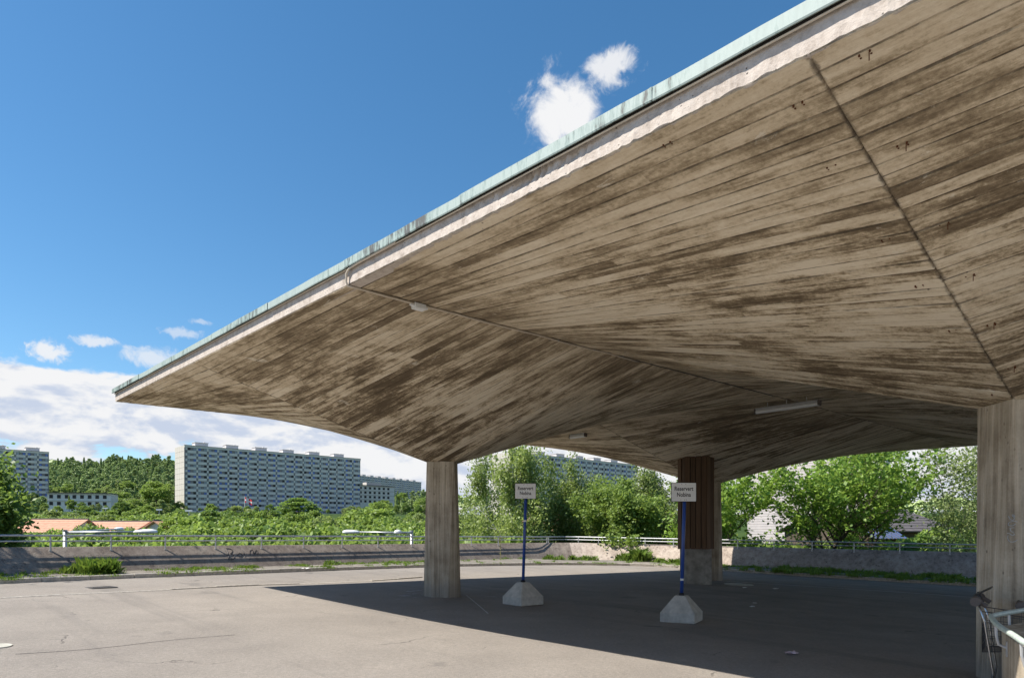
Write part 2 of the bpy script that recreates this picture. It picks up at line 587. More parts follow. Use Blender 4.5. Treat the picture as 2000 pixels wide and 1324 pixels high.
def mat_fascia():
    m, t = new_mat('sunlit_edge_concrete')
    tc = t.n('ShaderNodeTexCoord').outputs['Object']
    a = t.noise(tc, 9.0, 7.0, 0.72)
    b = t.noise(tc, 40.0, 3.0, 0.7)
    c = t.ramp(a, [(0.32, (0.36, 0.31, 0.265)), (0.47, (0.52, 0.46, 0.405)), (0.6, (0.60, 0.54, 0.48))])
    vo = t.n('ShaderNodeTexVoronoi', inp={'Vector': tc, 'Scale': 26.0})
    pit = t.math('MULTIPLY', t.smooth(vo.outputs['Distance'], 0.22, 0.10), t.smooth(a, 0.50, 0.60))
    c = t.mixc(t.math('MULTIPLY', pit, 0.8), c, (0.07, 0.055, 0.045))
    finish(t, c, 0.92, t.math('SUBTRACT', t.math('ADD', t.math('MULTIPLY', a, 0.5), t.math('MULTIPLY', b, 0.4)), pit), 0.014, 0.7, spec=0.1)
    return m


def mat_copper():
    m, t = new_mat('verdigris_copper')
    tc = t.n('ShaderNodeTexCoord').outputs['Object']
    s = t.noise(t.scalev(tc, (9, 9, 1.6)), 1.6, 8.0, 0.75)
    s2 = t.noise(t.scalev(tc, (0.5, 0.5, 0.5)), 1.0, 3.0, 0.5)
    oi = t.n('ShaderNodeObjectInfo').outputs['Random']
    x = t.math('ADD', t.math('MULTIPLY', s, 0.60), t.math('ADD', t.math('MULTIPLY', s2, 0.50), t.math('MULTIPLY', oi, 0.05)))
    c = t.ramp(x, [(0.44, (0.31, 0.38, 0.36)), (0.56, (0.37, 0.45, 0.425)), (0.625, (0.24, 0.32, 0.30)), (0.66, (0.10, 0.105, 0.10))])
    finish(t, c, 0.62, s, 0.004, 0.3, spec=0.4)
    return m


def mat_leaf(name, dark, light, trans=0.45, seedcol=None):
    m, t = new_mat(name)
    g = t.n('ShaderNodeNewGeometry')
    oi = t.n('ShaderNodeObjectInfo').outputs['Random']
    r = g.outputs['Random Per Island']
    x = t.math('ADD', t.math('MULTIPLY', r, 0.7), t.math('MULTIPLY', oi, 0.3))
    c = t.ramp(x, [(0.0, dark), (0.75, light), (1.0, tuple(min(1, q * 1.35) for q in light))])
    d = t.n('ShaderNodeBsdfPrincipled', inp={'Base Color': c, 'Roughness': 0.5, 'Specular IOR Level': 0.35})
    tl = t.n('ShaderNodeBsdfTranslucent')
    t.link(t.mixc(0.5, c, (0.36, 0.48, 0.08)), tl.inputs[0])
    mx = t.n('ShaderNodeMixShader', inp={0: trans, 1: d.outputs[0], 2: tl.outputs[0]})
    o = t.n('ShaderNodeOutputMaterial')
    t.link(mx.outputs[0], o.inputs[0])
    return m


def mat_wood():
    m, t = new_mat('brown_stained_timber')
    tc = t.n('ShaderNodeTexCoord').outputs['Object']
    a = t.noise(t.scalev(tc, (28, 28, 1.2)), 1.0, 5.0, 0.6, 0.4)
    oi = t.n('ShaderNodeObjectInfo').outputs['Random']
    x = t.math('ADD', t.math('MULTIPLY', a, 0.7), t.math('MULTIPLY', oi, 0.3))
    c = t.ramp(x, [(0.3, (0.07, 0.043, 0.026)), (0.7, (0.165, 0.10, 0.058))])
    finish(t, c, 0.65, a, 0.006, 0.4, spec=0.3)
    return m


def mat_ground_green():
    m, t = new_mat('rough_grass_and_undergrowth')
    tc = t.n('ShaderNodeTexCoord').outputs['Object']
    a = t.noise(tc, 0.08, 8.0, 0.7)
    b = t.noise(tc, 1.5, 5.0, 0.7)
    c = t.ramp(t.math('ADD', t.math('MULTIPLY', a, .6), t.math('MULTIPLY', b, .4)), [(0.35, (0.02, 0.04, 0.012)), (0.65, (0.06, 0.10, 0.025))])
    finish(t, c, 0.95, b, 0.2, 0.6, spec=0.1)
    return m


def mat_glass(name, col, rough=0.06, metal=0.0, spec=0.8):
    m, t = new_mat(name)
    finish(t, col, rough, None, metal=metal, spec=spec)
    return m


M = dict(
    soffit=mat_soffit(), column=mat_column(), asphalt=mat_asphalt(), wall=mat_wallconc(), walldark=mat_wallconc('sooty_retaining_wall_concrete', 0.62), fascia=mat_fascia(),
    copper=mat_copper(), wood=mat_wood(), green=mat_ground_green(),
    gap=simple('bitumen_and_shadow_gap', (0.035, 0.032, 0.03), 0.9),
    roofing=simple('roofing_felt', (0.12, 0.12, 0.12), 0.9),
    kerb=simple('granite_kerb', (0.46, 0.425, 0.37), 0.85, var=0.3, scale=14.0),
    verge=simple('sandy_verge', (0.20, 0.18, 0.15), 0.95, var=0.4, scale=5.0),
    galv=simple('galvanised_steel', (0.50, 0.51, 0.52), 0.45, 0.55, 0.12, 10.0),
    galvpaint=simple('mint_painted_steel', (0.50, 0.58, 0.53), 0.45, 0.1, 0.15, 18.0),
    lampw=simple('white_lamp_housing', (0.78, 0.80, 0.80), 0.4, 0.0, 0.05),
    conduit=simple('painted_conduit', (0.62, 0.55, 0.45), 0.5, 0.1, 0.1),
    rust=simple('rusty_steel', (0.12, 0.045, 0.02), 0.9, 0.2, 0.4, 30.0),
    blue=simple('blue_painted_steel', (0.028, 0.075, 0.30), 0.35, 0.0, 0.12, 5.0, 0.1, 0.5),
    signwhite=simple('white_sign_face', (0.84, 0.83, 0.79), 0.4, 0.0, 0.05, 5.0, 0.05, 0.4),
    black=simple('black_print', (0.012, 0.012, 0.014), 0.5, 0.0, 0.1),
    plinth=simple('grey_plinth_concrete', (0.27, 0.26, 0.235), 0.9, 0.0, 0.35, 5.0, 0.5),
    footing=simple('cast_concrete_footing', (0.47, 0.445, 0.395), 0.88, 0.0, 0.22, 9.0, 0.5),
    bark=simple('dark_bark', (0.10, 0.08, 0.06), 0.95, 0.0, 0.4, 8.0, 0.8),
    barkl=simple('greyish_bark', (0.20, 0.18, 0.15), 0.95, 0.0, 0.3, 8.0, 0.8),
    birchbark=simple('white_birch_bark', (0.62, 0.58, 0.52), 0.8, 0.0, 0.35, 5.0, 0.4),
    leaf=mat_leaf('broadleaf_foliage', (0.098, 0.164, 0.033), (0.299, 0.412, 0.099)),
    leafy=mat_leaf('pale_willow_foliage', (0.115, 0.155, 0.054), (0.310, 0.380, 0.149)),
    leafd=mat_leaf('dark_foliage', (0.051, 0.113, 0.032), (0.185, 0.298, 0.071)),
    maple=mat_leaf('maple_foliage', (0.090, 0.187, 0.026), (0.325, 0.488, 0.081), 0.42),
    birch=mat_leaf('birch_foliage', (0.115, 0.167, 0.046), (0.335, 0.412, 0.136), 0.4),
    pine=mat_leaf('conifer_foliage', (0.194, 0.262, 0.104), (0.456, 0.559, 0.228), 0.1),
    grass=mat_leaf('grass_blades', (0.05, 0.11, 0.012), (0.16, 0.27, 0.03), 0.4),
    weed=mat_leaf('weed_leaves', (0.05, 0.10, 0.015), (0.17, 0.26, 0.04), 0.35),
    straw=mat_leaf('dry_stems', (0.25, 0.22, 0.10), (0.42, 0.40, 0.16), 0.3),
    facade=simple('grey_facade_panel', (0.76, 0.72, 0.65), 0.8, 0.0, 0.06, 0.5, 0.0),
    facadel=simple('pale_end_wall_panel', (0.56, 0.53, 0.47), 0.8, 0.0, 0.05, 0.5, 0.0),
    facaded=simple('dark_facade_panel', (0.27, 0.25, 0.245), 0.8, 0.0, 0.08, 0.5, 0.0),
    frame=simple('dark_window_frame', (0.05, 0.05, 0.055), 0.6, 0.0, 0.05, 1.0, 0.0),
    gblue=mat_glass('sky_painted_glass', (0.09, 0.20, 0.55), 0.25, 0.0, 0.6),  # blue sky reflection painted into the base colour
    gdark=mat_glass('dark_glass', (0.02, 0.025, 0.03), 0.3, 0.0, 0.3),
    gpale=mat_glass('glass_over_pale_curtain', (0.36, 0.42, 0.46), 0.3, 0.0, 0.5),
    white=simple('white_render', (0.74, 0.71, 0.68), 0.8, 0.0, 0.05, 1.0, 0.05),
    pinkwall=simple('pale_pink_cladding', (0.74, 0.67, 0.63), 0.8, 0.0, 0.06, 2.0, 0.1),
    tile=simple('orange_clay_tile', (0.60, 0.33, 0.22), 0.85, 0.0, 0.2, 3.0, 0.3),
    slate=simple('dark_roof_tile', (0.11, 0.10, 0.10), 0.85, 0.0, 0.25, 3.0, 0.3),
    bluesheet=simple('blue_grey_sheet', (0.10, 0.15, 0.30), 0.4, 0.3, 0.1),
    flagred=simple('red_flag_cloth', (0.48, 0.03, 0.04), 0.8),
    flagwhite=simple('white_flag_cloth', (0.75, 0.75, 0.75), 0.8),
    flagblue=simple('blue_flag_cloth', (0.02, 0.04, 0.22), 0.8),
    plastic=simple('dark_grey_plastic', (0.055, 0.053, 0.05), 0.5, 0.0, 0.1, 12.0),
    brownplastic=simple('grey_brown_plastic', (0.13, 0.11, 0.10), 0.55, 0.0, 0.1, 12.0),
    chrome=simple('scuffed_chrome', (0.55, 0.55, 0.55), 0.25, 0.9, 0.1),
    wire=simple('dark_wire', (0.11, 0.11, 0.115), 0.4, 0.6, 0.1),
    red=simple('red_plastic', (0.5, 0.03, 0.03), 0.5),
    litter=simple('white_litter', (0.75, 0.74, 0.72), 0.7),
    litterpink=simple('pink_paper', (0.62, 0.48, 0.50), 0.8),
    chalk=simple('faded_line_paint', (0.46, 0.45, 0.43), 0.9, var=0.4, scale=30.0),
    spill=simple('pale_spill', (0.34, 0.33, 0.32), 0.9, var=0.3, scale=20.0),
    tape=simple('white_tape', (0.7, 0.7, 0.7), 0.5),
    scrawl=simple('pale_marker', (0.52, 0.56, 0.60), 0.8),
    cast=simple('cast_iron_cover', (0.10, 0.095, 0.09), 0.7, 0.4, 0.2, 20.0),
    palecover=simple('pale_concrete_cover', (0.44, 0.43, 0.37), 0.9, 0.0, 0.2, 9.0),
)

# ------------------------------------------------------------------ terrain and platform
def terrain(x, y):
    d = math.hypot(x, y)
    t = min(max((d - 75) / 230.0, 0), 1)
    z = -8 + 17 * (t * t * (3 - 2 * t))
    z += 46 * math.exp(-((x + 345) / 210) ** 2 - ((y - 590) / 150) ** 2)
    z += 26 * math.exp(-((x + 210) / 160) ** 2 - ((y - 900) / 160) ** 2)
    z += 40 * math.exp(-((x - 1100) / 900) ** 2 - ((y - 1700) / 300) ** 2)
    z += 1.2 * noise.noise(Vector((x * 0.012, y * 0.012, 0)))
    return z


KX = gpt(1113, 1091)
L0 = gpt(0, 1130)
R0 = gpt(1900, 1136)
dL = Vector((KX.x - L0.x, KX.y - L0.y, 0)).normalized()     # left wall, towards the corner
dR = Vector((R0.x - KX.x, R0.y - KX.y, 0)).normalized()     # right wall, away from the corner
nL = Vector((dL.y, -dL.x, 0))                               # towards the platform
nR = Vector((dR.y, -dR.x, 0))
if nR.y > 0:
    nR = -nR
if nL.y > 0:
    nL = -nL

LEN_L, LEN_R = 62.0, 48.0
base_line = [Vector((KX.x, KX.y, 0)) - dL * d for d in np.linspace(LEN_L, 2.2, 60)]
cK = Vector((KX.x, KX.y, 0))
for i in range(1, 8):                                       # rounded corner
    t = i / 8
    a, b = cK - dL * 2.2, cK + dR * 2.2
    base_line.append(a * (1 - t) ** 2 + cK * 2 * t * (1 - t) + b * t * t)
base_line += [cK + dR * d for d in np.linspace(2.2, LEN_R, 46)]

bm = bmesh.new()
poly = [bm.verts.new((p.x, p.y, 0)) for p in base_line] + [bm.verts.new((60, -40, 0)), bm.verts.new((-60, -40, 0)), bm.verts.new((-60, -22, 0))]
bm.faces.new(poly)
for ax, lo, hi in ((0, -60, 60), (1, -40, 36)):
    for c in np.arange(lo + 1, hi, 1.5):
        nrm = (1, 0, 0) if ax == 0 else (0, 1, 0)
        co = (c, 0, 0) if ax == 0 else (0, c, 0)
        bmesh.ops.bisect_plane(bm, geom=bm.verts[:] + bm.edges[:] + bm.faces[:], plane_co=co, plane_no=nrm)
for v_ in bm.verts:
    v_.co.z = ground(v_.co.x, v_.co.y)
bmesh.ops.recalc_face_normals(bm, faces=bm.faces)
me = bpy.data.meshes.new('asphalt_yard')
bm.to_mesh(me)
bm.free()
if me.polygons[0].normal.z < 0:
    me.flip_normals()
me.materials.append(M['asphalt'])
yard = bpy.data.objects.new('asphalt_yard', me)
COL.objects.link(yard)
tag(yard, kind='structure', label='sun bleached grey asphalt of the bus turning area')

# terrain: one sheet, finer near the place, out to the horizon
rad = [0.0] + [12 * 1.16 ** k for k in range(40)]
rad = [r for r in rad if r < 7000] + [7000]
NA = 96
mb = MB()
V = [(0, 0, -10)]
for r in rad[1:]:
    for k in range(NA):
        a = 2 * math.pi * k / NA
        x, y = r * math.cos(a), r * math.sin(a)
        V.append((x, y, terrain(x, y) if y > 10 else -10.0 + min(r, 300) * 0.0))
Fc = [(0, 1 + k, 1 + (k + 1) % NA) for k in range(NA)]
for i in range(len(rad) - 2):
    for k in range(NA):
        k2 = (k + 1) % NA
        Fc.append((1 + i * NA + k, 1 + (i + 1) * NA + k, 1 + (i + 1) * NA + k2, 1 + i * NA + k2))
mb.add(V, Fc)
tag(mb.build('terrain', M['green'], smooth=True), kind='structure', label='grassy lower ground and wooded hills beyond the wall')


# retaining wall: battered inner face, flat top, drops to the lower ground outside
def wall_h(i, p):
    """height of wall top above eye zero, by distance along"""
    s = (p - cK).dot(dL)
    if s < 0:                                               # left wall
        return EYE - 0.545 - 0.0078 * (-s) * -1 * -1 + 0.0078 * (-s) * 2 * 0.5 * 1.0 + 0.0072 * (-s)
    r = (p - cK).dot(dR)
    return EYE - 0.545 - 0.0140 * r


def wall_mesh(line, nrm_fn, name, label, mat):
    mb = MB()
    V = []
    for i, p in enumerate(line):
        n_ = nrm_fn(i, p)
        gz = ground(p.x, p.y)
        zt = wall_h(i, p)
        h = zt - gz
        run = h * 1.0
        pr = [(0.0, gz - 0.15), (0.0, gz + 0.02), (-run * 0.30, gz + h * 0.34), (-run * 0.66, gz + h * 0.70), (-run + 0.02, zt - 0.025), (-run - 0.01, zt), (-run - 0.26, zt), (-run - 0.27, zt - 0.02), (-run - 0.27, -10.5)]
        for (q, z) in pr:
            b = p + n_ * q
            V.append((b.x, b.y, z))
    m_ = 9
    Fc = []
    for i in range(len(line) - 1):
        for k in range(m_ - 1):
            Fc.append((i * m_ + k, i * m_ + k + 1, (i + 1) * m_ + k + 1, (i + 1) * m_ + k))
    Fc += [tuple(range(m_ - 1, -1, -1)), tuple((len(line) - 1) * m_ + k for k in range(m_))]
    mb.add(V, Fc)
    o = mb.build(name, M[mat])
    return tag(o, label, 'wall')


def nrm_at(i, p):
    a = base_line[max(i - 1, 0)]
    b = base_line[min(i + 1, len(base_line) - 1)]
    d = (b - a).normalized()
    n_ = Vector((d.y, -d.x, 0))
    return n_ if n_.y < 0 else -n_


iK = 60 + 3
# battered concrete wall in two lengths that meet at the corner
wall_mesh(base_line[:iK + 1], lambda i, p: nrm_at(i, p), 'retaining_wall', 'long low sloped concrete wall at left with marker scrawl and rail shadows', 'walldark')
wall_mesh(base_line[iK:], lambda i, p: nrm_at(i + iK, p), 'retaining_wall', 'low sloped concrete wall running right from the corner behind the wood clad column', 'wall')


def wall_pt(px, py_guess=None, left=True):
    """point of the base line seen at pixel column px"""
    k = (px - CX) / F
    d = dL if left else dR
    # cK + d*s : x = k*y
    s = (k * cK.y - cK.x) / (d.x - k * d.y)
    return cK + d * s


def wall_top(p):
    n_ = nL if (p - cK).dot(dL) < 0 else nR
    gz = ground(p.x, p.y)
    zt = wall_h(0, p)
    return p - n_ * ((zt - gz) * 1.0), zt, n_


# railing
def railing(posts_px, left, label, ext_posts):
    pts_, zs = [], []
    for px in posts_px:
        k = (px - CX) / F
        p = wall_pt(px, None, left)
        for _ in range(6):                                  # top edge sits further back than the base
            q, zt, n_ = wall_top(p)
            off = q - p
            d = dL if left else dR
            s = ((k * (cK.y + off.y)) - (cK.x + off.x)) / (d.x - k * d.y)
            p = cK + d * s
        q, zt, n_ = wall_top(p)
        pts_.append((q + n_ * 0.10, zt))
    d = pts_[1][0] - pts_[0][0]
    root = thing('guard_rail', (pts_[0][0].x, pts_[0][0].y, pts_[0][1]), label, 'railing')
    n_ = nL if left else nR
    for (q, zt) in pts_:
        mb = MB()
        mb.tube([q + Vector((0, 0, zt - 0.13)), q + Vector((0, 0, zt - 0.02)), q + Vector((0, 0, zt + 0.29))], 0.022, 8)
        po = mb.build('post', M['galv'], root)
        mb = MB()
        mb.box(q + Vector((0, 0, zt - 0.14)) - n_ * 0.03, (0.07, 0.10, 0.12), X=dL if left else dR, Y=n_)
        mb.tube([q + n_ * 0.015 + Vector((0, 0, zt - 0.15)), q + n_ * 0.05 + Vector((0, 0, zt - 0.15))], 0.014, 6)
        mb.build('bracket', M['galv'], po)
    hi = [q + Vector((0, 0, zt + 0.29)) for q, zt in pts_]
    lo = [q + Vector((0, 0, zt + 0.15)) + n_ * 0.0 for q, zt in pts_]
    if left:
        hi = [hi[0] - (hi[1] - hi[0]) * 0.5] + hi + [KTOP + Vector((0, 0, 0.29))]
        lo = [lo[0] - (lo[1] - lo[0]) * 0.5] + lo + [KTOP + Vector((0, 0, 0.15))]
    else:
        hi = [KTOP + Vector((0, 0, 0.29))] + hi + [hi[-1] + (hi[-1] - hi[-2]) * 0.5]
        lo = [KTOP + Vector((0, 0, 0.15))] + lo + [lo[-1] + (lo[-1] - lo[-2]) * 0.5]
    a = MB(); a.tube(hi, 0.026, 10); a.build('top_rail', M['galv'], root, True)
    a = MB(); a.tube(lo, 0.019, 8); a.build('middle_rail', M['galv'], root, True)


qk, zk, _ = wall_top(cK - dL * 0.01)
qk2, zk2, _ = wall_top(cK + dR * 0.01)
KTOP = (qk - (qk2 - qk) * 0.0)
# meeting point of the two offset top lines
def line_x(p, d, q, e):
    den = d.x * e.y - d.y * e.x
    s = ((q.x - p.x) * e.y - (q.y - p.y) * e.x) / den
    return p + d * s


KTOP = line_x(qk + nL * 0.10, dL, qk2 + nR * 0.10, dR)
KTOP.z = zk
lp = [-175, -60, 22, 96, 214, 320, 418, 507.5, 589.7, 665, 735, 801, 862, 917.5, 970, 1019.5, 1065, 1108.5]
rp_ = [1131.6, 1171, 1215, 1261.6, 1317, 1378, 1442, 1512.5, 1587, 1668.6, 1757.6, 1855, 1962, 2080]
railing([x for x in lp if x != 22], True, 'galvanised two tube railing along the left wall, its shadow below it', 0)
railing(rp_, False, 'galvanised two tube railing along the right wall, in front of the maple', 0)

# verge between kerb and wall and the kerb of single stones
kerb_px = [(-420, 1156), (0, 1139.5), (300, 1127), (500, 1119.5), (830, 1107.5), (1000, 1104), (1113, 1103), (1220, 1104.5), (1324, 1108.5), (1406, 1114), (1600, 1127), (1908, 1145), (2300, 1168)]


def smooth_line(P, step):
    out = []
    n = len(P)
    for i in range(n - 1):
        p0, p1, p2, p3 = P[max(i - 1, 0)], P[i], P[i + 1], P[min(i + 2, n - 1)]
        m = max(int((p2 - p1).length / 0.15), 2)
        for k in range(m):
            t = k / m
            out.append(0.5 * ((2 * p1) + (p2 - p0) * t + (2 * p0 - 5 * p1 + 4 * p2 - p3) * t * t + (3 * p1 - p0 - 3 * p2 + p3) * t ** 3))
    out.append(P[-1])
    res = [out[0]]
    acc = 0
    for a, b in zip(out, out[1:]):
        seg = (b - a).length
        while acc + seg >= step:
            t = (step - acc) / seg
            a = a + (b - a) * t
            res.append(a.copy())
            seg = (b - a).length
            acc = 0
        acc += seg
    return res


def g0(px, py):
    q = gpt(px, py)
    return Vector((q.x, q.y, 0))


kl = smooth_line([g0(*q) for q in kerb_px], 1.0)
KH = 0.11
kerb = tag(bpy.data.objects.new('kerb', None), kind='structure', label='pale granite kerb along the foot of the wall')
COL.objects.link(kerb)
ORG['kerb'] = Vector((0, 0, 0))
for i in range(len(kl) - 1):
    a, b = kl[i], kl[i + 1]
    d = (b - a).normalized()
    n_ = Vector((d.y, -d.x, 0))
    if n_.y > 0:
        n_ = -n_
    c = (a + b) / 2 - n_ * 0.06
    jz = random.uniform(-0.008, 0.008)
    mb = MB()
    zc = ground(c.x, c.y) + KH / 2 - 0.03 + jz
    sl = (ground(b.x, b.y) - ground(a.x, a.y))
    X = Vector((d.x, d.y, sl)).normalized()
    mb.bbox(Vector((c.x, c.y, zc)) + n_ * random.uniform(-0.008, 0.008), ((b - a).length - 0.014, 0.12, KH + 0.06), 0.014, X=X, Y=n_, Z=Vector((0, 0, 1)))
    mb.build('kerb_stone', M['kerb'], kerb)
# verge strip: from behind the kerb to the wall foot
mb = MB()
V = []
nv_ = 0
for i, p in enumerate(kl):
    # nearest point of the wall base line
    q = min(base_line, key=lambda r: (r - p).length)
    best = None
    for a, b in zip(base_line, base_line[1:]):
        ab = b - a
        t = max(0, min(1, (p - a).dot(ab) / ab.length_squared))
        r = a + ab * t
        if best is None or (r - p).length < (best - p).length:
            best = r
    d = (best - p)
    for f in (0.0, 0.33, 0.66, 1.0):
        r = p + d * f
        if f == 0.0:
            r = p + d.normalized() * 0.10
        if f == 1.0:
            r = best + d.normalized() * 0.05
        V.append((r.x, r.y, ground(r.x, r.y) + KH - 0.035 + (0.02 * f)))
    nv_ += 1
Fc = [(i * 4 + k, (i + 1) * 4 + k, (i + 1) * 4 + k + 1, i * 4 + k + 1) for i in range(nv_ - 1) for k in range(3)]
mb.add(V, Fc)
verge = tag(mb.build('pavement', M['verge']), kind='structure', label='narrow weedy pavement strip between kerb and wall')
KLV = [(Vector(V[i * 4]), Vector(V[i * 4 + 3])) for i in range(nv_)]

# flush edging at left: thin raised line in the asphalt
el = smooth_line([g0(*q) for q in ((-300, 1180), (0, 1167.5), (120, 1161), (260, 1155), (370, 1149), (480, 1143.5), (590, 1139.5), (690, 1136), (770, 1131), (832, 1126.5))], 1.0)
edge = tag(bpy.data.objects.new('road_edging', None), kind='structure', label='low broken edging line between road and yard at left')
COL.objects.link(edge)
ORG['road_edging'] = Vector((0, 0, 0))
for i in range(len(el) - 1):
    a, b = el[i], el[i + 1]
    d = (b - a).normalized()
    n_ = Vector((-d.y, d.x, 0))
    c = (a + b) / 2
    hh = 0.035 + 0.02 * math.sin(i * 1.3) if i > 4 else 0.02
    mb = MB()
    X = Vector((d.x, d.y, ground(b.x, b.y) - ground(a.x, a.y))).normalized()
    mb.bbox(Vector((c.x, c.y, ground(c.x, c.y) - 0.02)) + n_ * random.uniform(-0.02, 0.02), ((b - a).length - 0.01, 0.09, 0.04 + hh * 1.2), 0.01, X=X, Y=n_)
    mb.build('edging_stone', M['kerb'], edge)


def strip(pxs, width, mat, name, label, dz=0.004):
    P = smooth_line([g0(*q) for q in pxs], 0.35)
    mb = MB()
    V = []
    for i, p in enumerate(P):
        d = (P[min(i + 1, len(P) - 1)] - P[max(i - 1, 0)]).normalized()
        n_ = Vector((-d.y, d.x, 0)) * width / 2 * random.uniform(0.6, 1.15)
        for q in (p - n_, p + n_):
            V.append((q.x, q.y, ground(q.x, q.y) + dz))
    mb.add(V, [(2 * i, 2 * i + 1, 2 * i + 3, 2 * i + 2) for i in range(len(P) - 1)])
    return tag(mb.build(name, mat), kind='structure', label=label)


strip([(1400, 1133.5), (1530, 1141.5), (1650, 1149), (1780, 1157.5), (1905, 1166.5), (2050, 1176)], 0.10, M['chalk'], 'road_marking', 'thin pale line across the shaded asphalt at right')
strip([(915, 1163.5), (950, 1163), (984, 1167)], 0.035, M['chalk'], 'road_marking', 'faint pale line from the column foot to the left sign footing')
strip([(911, 1162), (935, 1182), (958, 1202)], 0.03, M['chalk'], 'road_marking', 'faint diagonal scratch on the asphalt right of the left column')
strip([(1705, 1167), (1733, 1168.5)], 0.08, M['chalk'], 'road_marking', 'short pale dash on the shaded asphalt at right')
strip([(30, 1277), (180, 1267), (330, 1250), (475, 1238)], 0.022, M['gap'], 'asphalt_crack', 'thin dark crack in the sunlit asphalt at left', 0.002)

# ------------------------------------------------------------------ the canopy
def shell(i, j, root):
    rng = random.Random(100 + i * 10 + j)
    V, Fc, UVm, UVb, UVl = [], [], [], [], []
    for half in (0, 1):
        u0, u1 = (i * S, i * S + A) if half == 0 else (i * S + A, (i + 1) * S)
        NU = 30
        us = [u0 + (u1 - u0) * k / NU for k in range(NU + 1)]
        if half == 0:
            us[-1] = u1 - 0.008
            us.append(u1)
        else:
            us[0] = u1 - A + 0.008
            us.insert(0, u1 - A)
        # board boundaries in v; the valley at v = A is always a boundary
        vm = VC[j]
        for (v0, v1) in ((VB[j], vm), (vm, VB[j + 1])):
            bs = [v0]
            while bs[-1] < v1 - 0.19:
                bs.append(bs[-1] + rng.uniform(0.118, 0.150))
            bs.append(v1)
            for k in range(len(bs) - 1):
                a, b = bs[k], bs[k + 1]
                off = rng.uniform(-0.005, 0.005)
                r = rng.random()
                # some boards butt end to end: a second random value from a cut on
                cut = rng.uniform(u0 + 1.2, u1 - 1.2) if rng.random() < 0.6 else None
                r2 = rng.random()
                off2 = rng.uniform(-0.005, 0.005)
                rows = [(a, 0.009, 0.0), (a + 0.006, -1, 0.04), (b - 0.006, -1, 0.96), (b, 0.009, 1.0)]
                base = len(V)
                nr = len(us)
                for (vv, dz, ac) in rows:
                    for q, uu in enumerate(us):
                        second = cut is not None and uu > cut
                        z = dz if dz >= 0 else (off2 if second else off)
                        if (half == 0 and q == nr - 1) or (half == 1 and q == 0):
                            z = 0.012
                        eps = 1e-5
                        uc = min(max(uu, i * S + eps), (i + 1) * S - eps)
                        vc = min(max(vv, VB[j] + eps), VB[j + 1] - eps)
                        p = RP(uu, vv)
                        V.append((p.x, p.y, edgez(p.x, p.y) + hyp(uc, vc) + z))
                for rr in range(3):
                    for q in range(nr - 1):
                        Fc.append((base + rr * nr + q, base + (rr + 1) * nr + q, base + (rr + 1) * nr + q + 1, base + rr * nr + q + 1))
                        sec = cut is not None and (us[q] + us[q + 1]) / 2 > cut
                        rv = r2 if sec else r
                        for (dr, dq) in ((0, 0), (1, 0), (1, 1), (0, 1)):
                            UVm.append((us[q + dq], rows[rr + dr][0]))
                            UVb.append((rv, rows[rr + dr][2]))
                            UVl.append((abs(us[q + dq] - (i + .5) * S) / A, min(1.0, abs(rows[rr + dr][0] - vm) / ((vm - VB[j]) if rows[rr + dr][0] < vm else (VB[j + 1] - vm)))))
    mb = MB()
    mb.V, mb.Fc, mb.M = V, Fc, [0] * len(Fc)
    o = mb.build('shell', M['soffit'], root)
    me = o.data
    # face order is kept by from_pydata, so loops follow UV lists
    for nm, data in (('metres', UVm), ('board', UVb), ('local', UVl)):
        l = me.uv_layers.new(name=nm)
        l.data.foreach_set('uv', np.array(data, dtype=np.float32).ravel())
    # face downwards
    if me.polygons[len(me.polygons) // 2].normal.z > 0:
        me.flip_normals()
    return o


def column_mesh(cx_, cy_, zb, zt, root, top_r=RC, bot_half=0.385, bot_cut=0.206, ngro=True):
    """square at the top (corners along u and v), cut-cornered below"""
    e1 = (UV_U - UV_V).normalized()
    e2 = (UV_U + UV_V).normalized()
    th = top_r / math.sqrt(2)
    rings = []
    NZ = 10
    rng = random.Random(int(cx_ * 10))
    cuts = [0.24, 0.47, 0.71]
    for k in range(NZ + 1):
        t = k / NZ
        z = zb + (zt - zb) * t
        hw = bot_half + (th - bot_half) * t
        cu = bot_cut + (0.006 - bot_cut) * t
        ring = []
        for s_ in range(4):
            ex, ey = ((e1, e2), (e2, -e1), (-e1, -e2), (-e2, e1))[s_]
            # face with outward normal ex, running along -ey .. ey
            y0, y1 = -(hw - cu), (hw - cu)
            fr = [(0.0, 0.0)]
            for c_ in cuts:
                w_ = 0.006 / max(hw, 0.05)
                fr += [(c_ - w_, 0.0), (c_, -0.007), (c_ + w_, 0.0)]
            fr += [(1.0, 0.0)]
            for f_, dep in fr:
                ring.append(ex * (hw + dep) + ey * (y0 + (y1 - y0) * f_))
        rings.append([Vector((cx_, cy_, z)) + q for q in ring])
    n = len(rings[0])
    mb = MB()
    Fc = []
    for k in range(NZ):
        for q in range(n):
            q2 = (q + 1) % n
            Fc.append((k * n + q, k * n + q2, (k + 1) * n + q2, (k + 1) * n + q))
    Fc += [tuple(range(n - 1, -1, -1)), tuple(NZ * n + q for q in range(n))]
    mb.add([q for rg in rings for q in rg], Fc)
    return mb.build('column', M['column'], root)


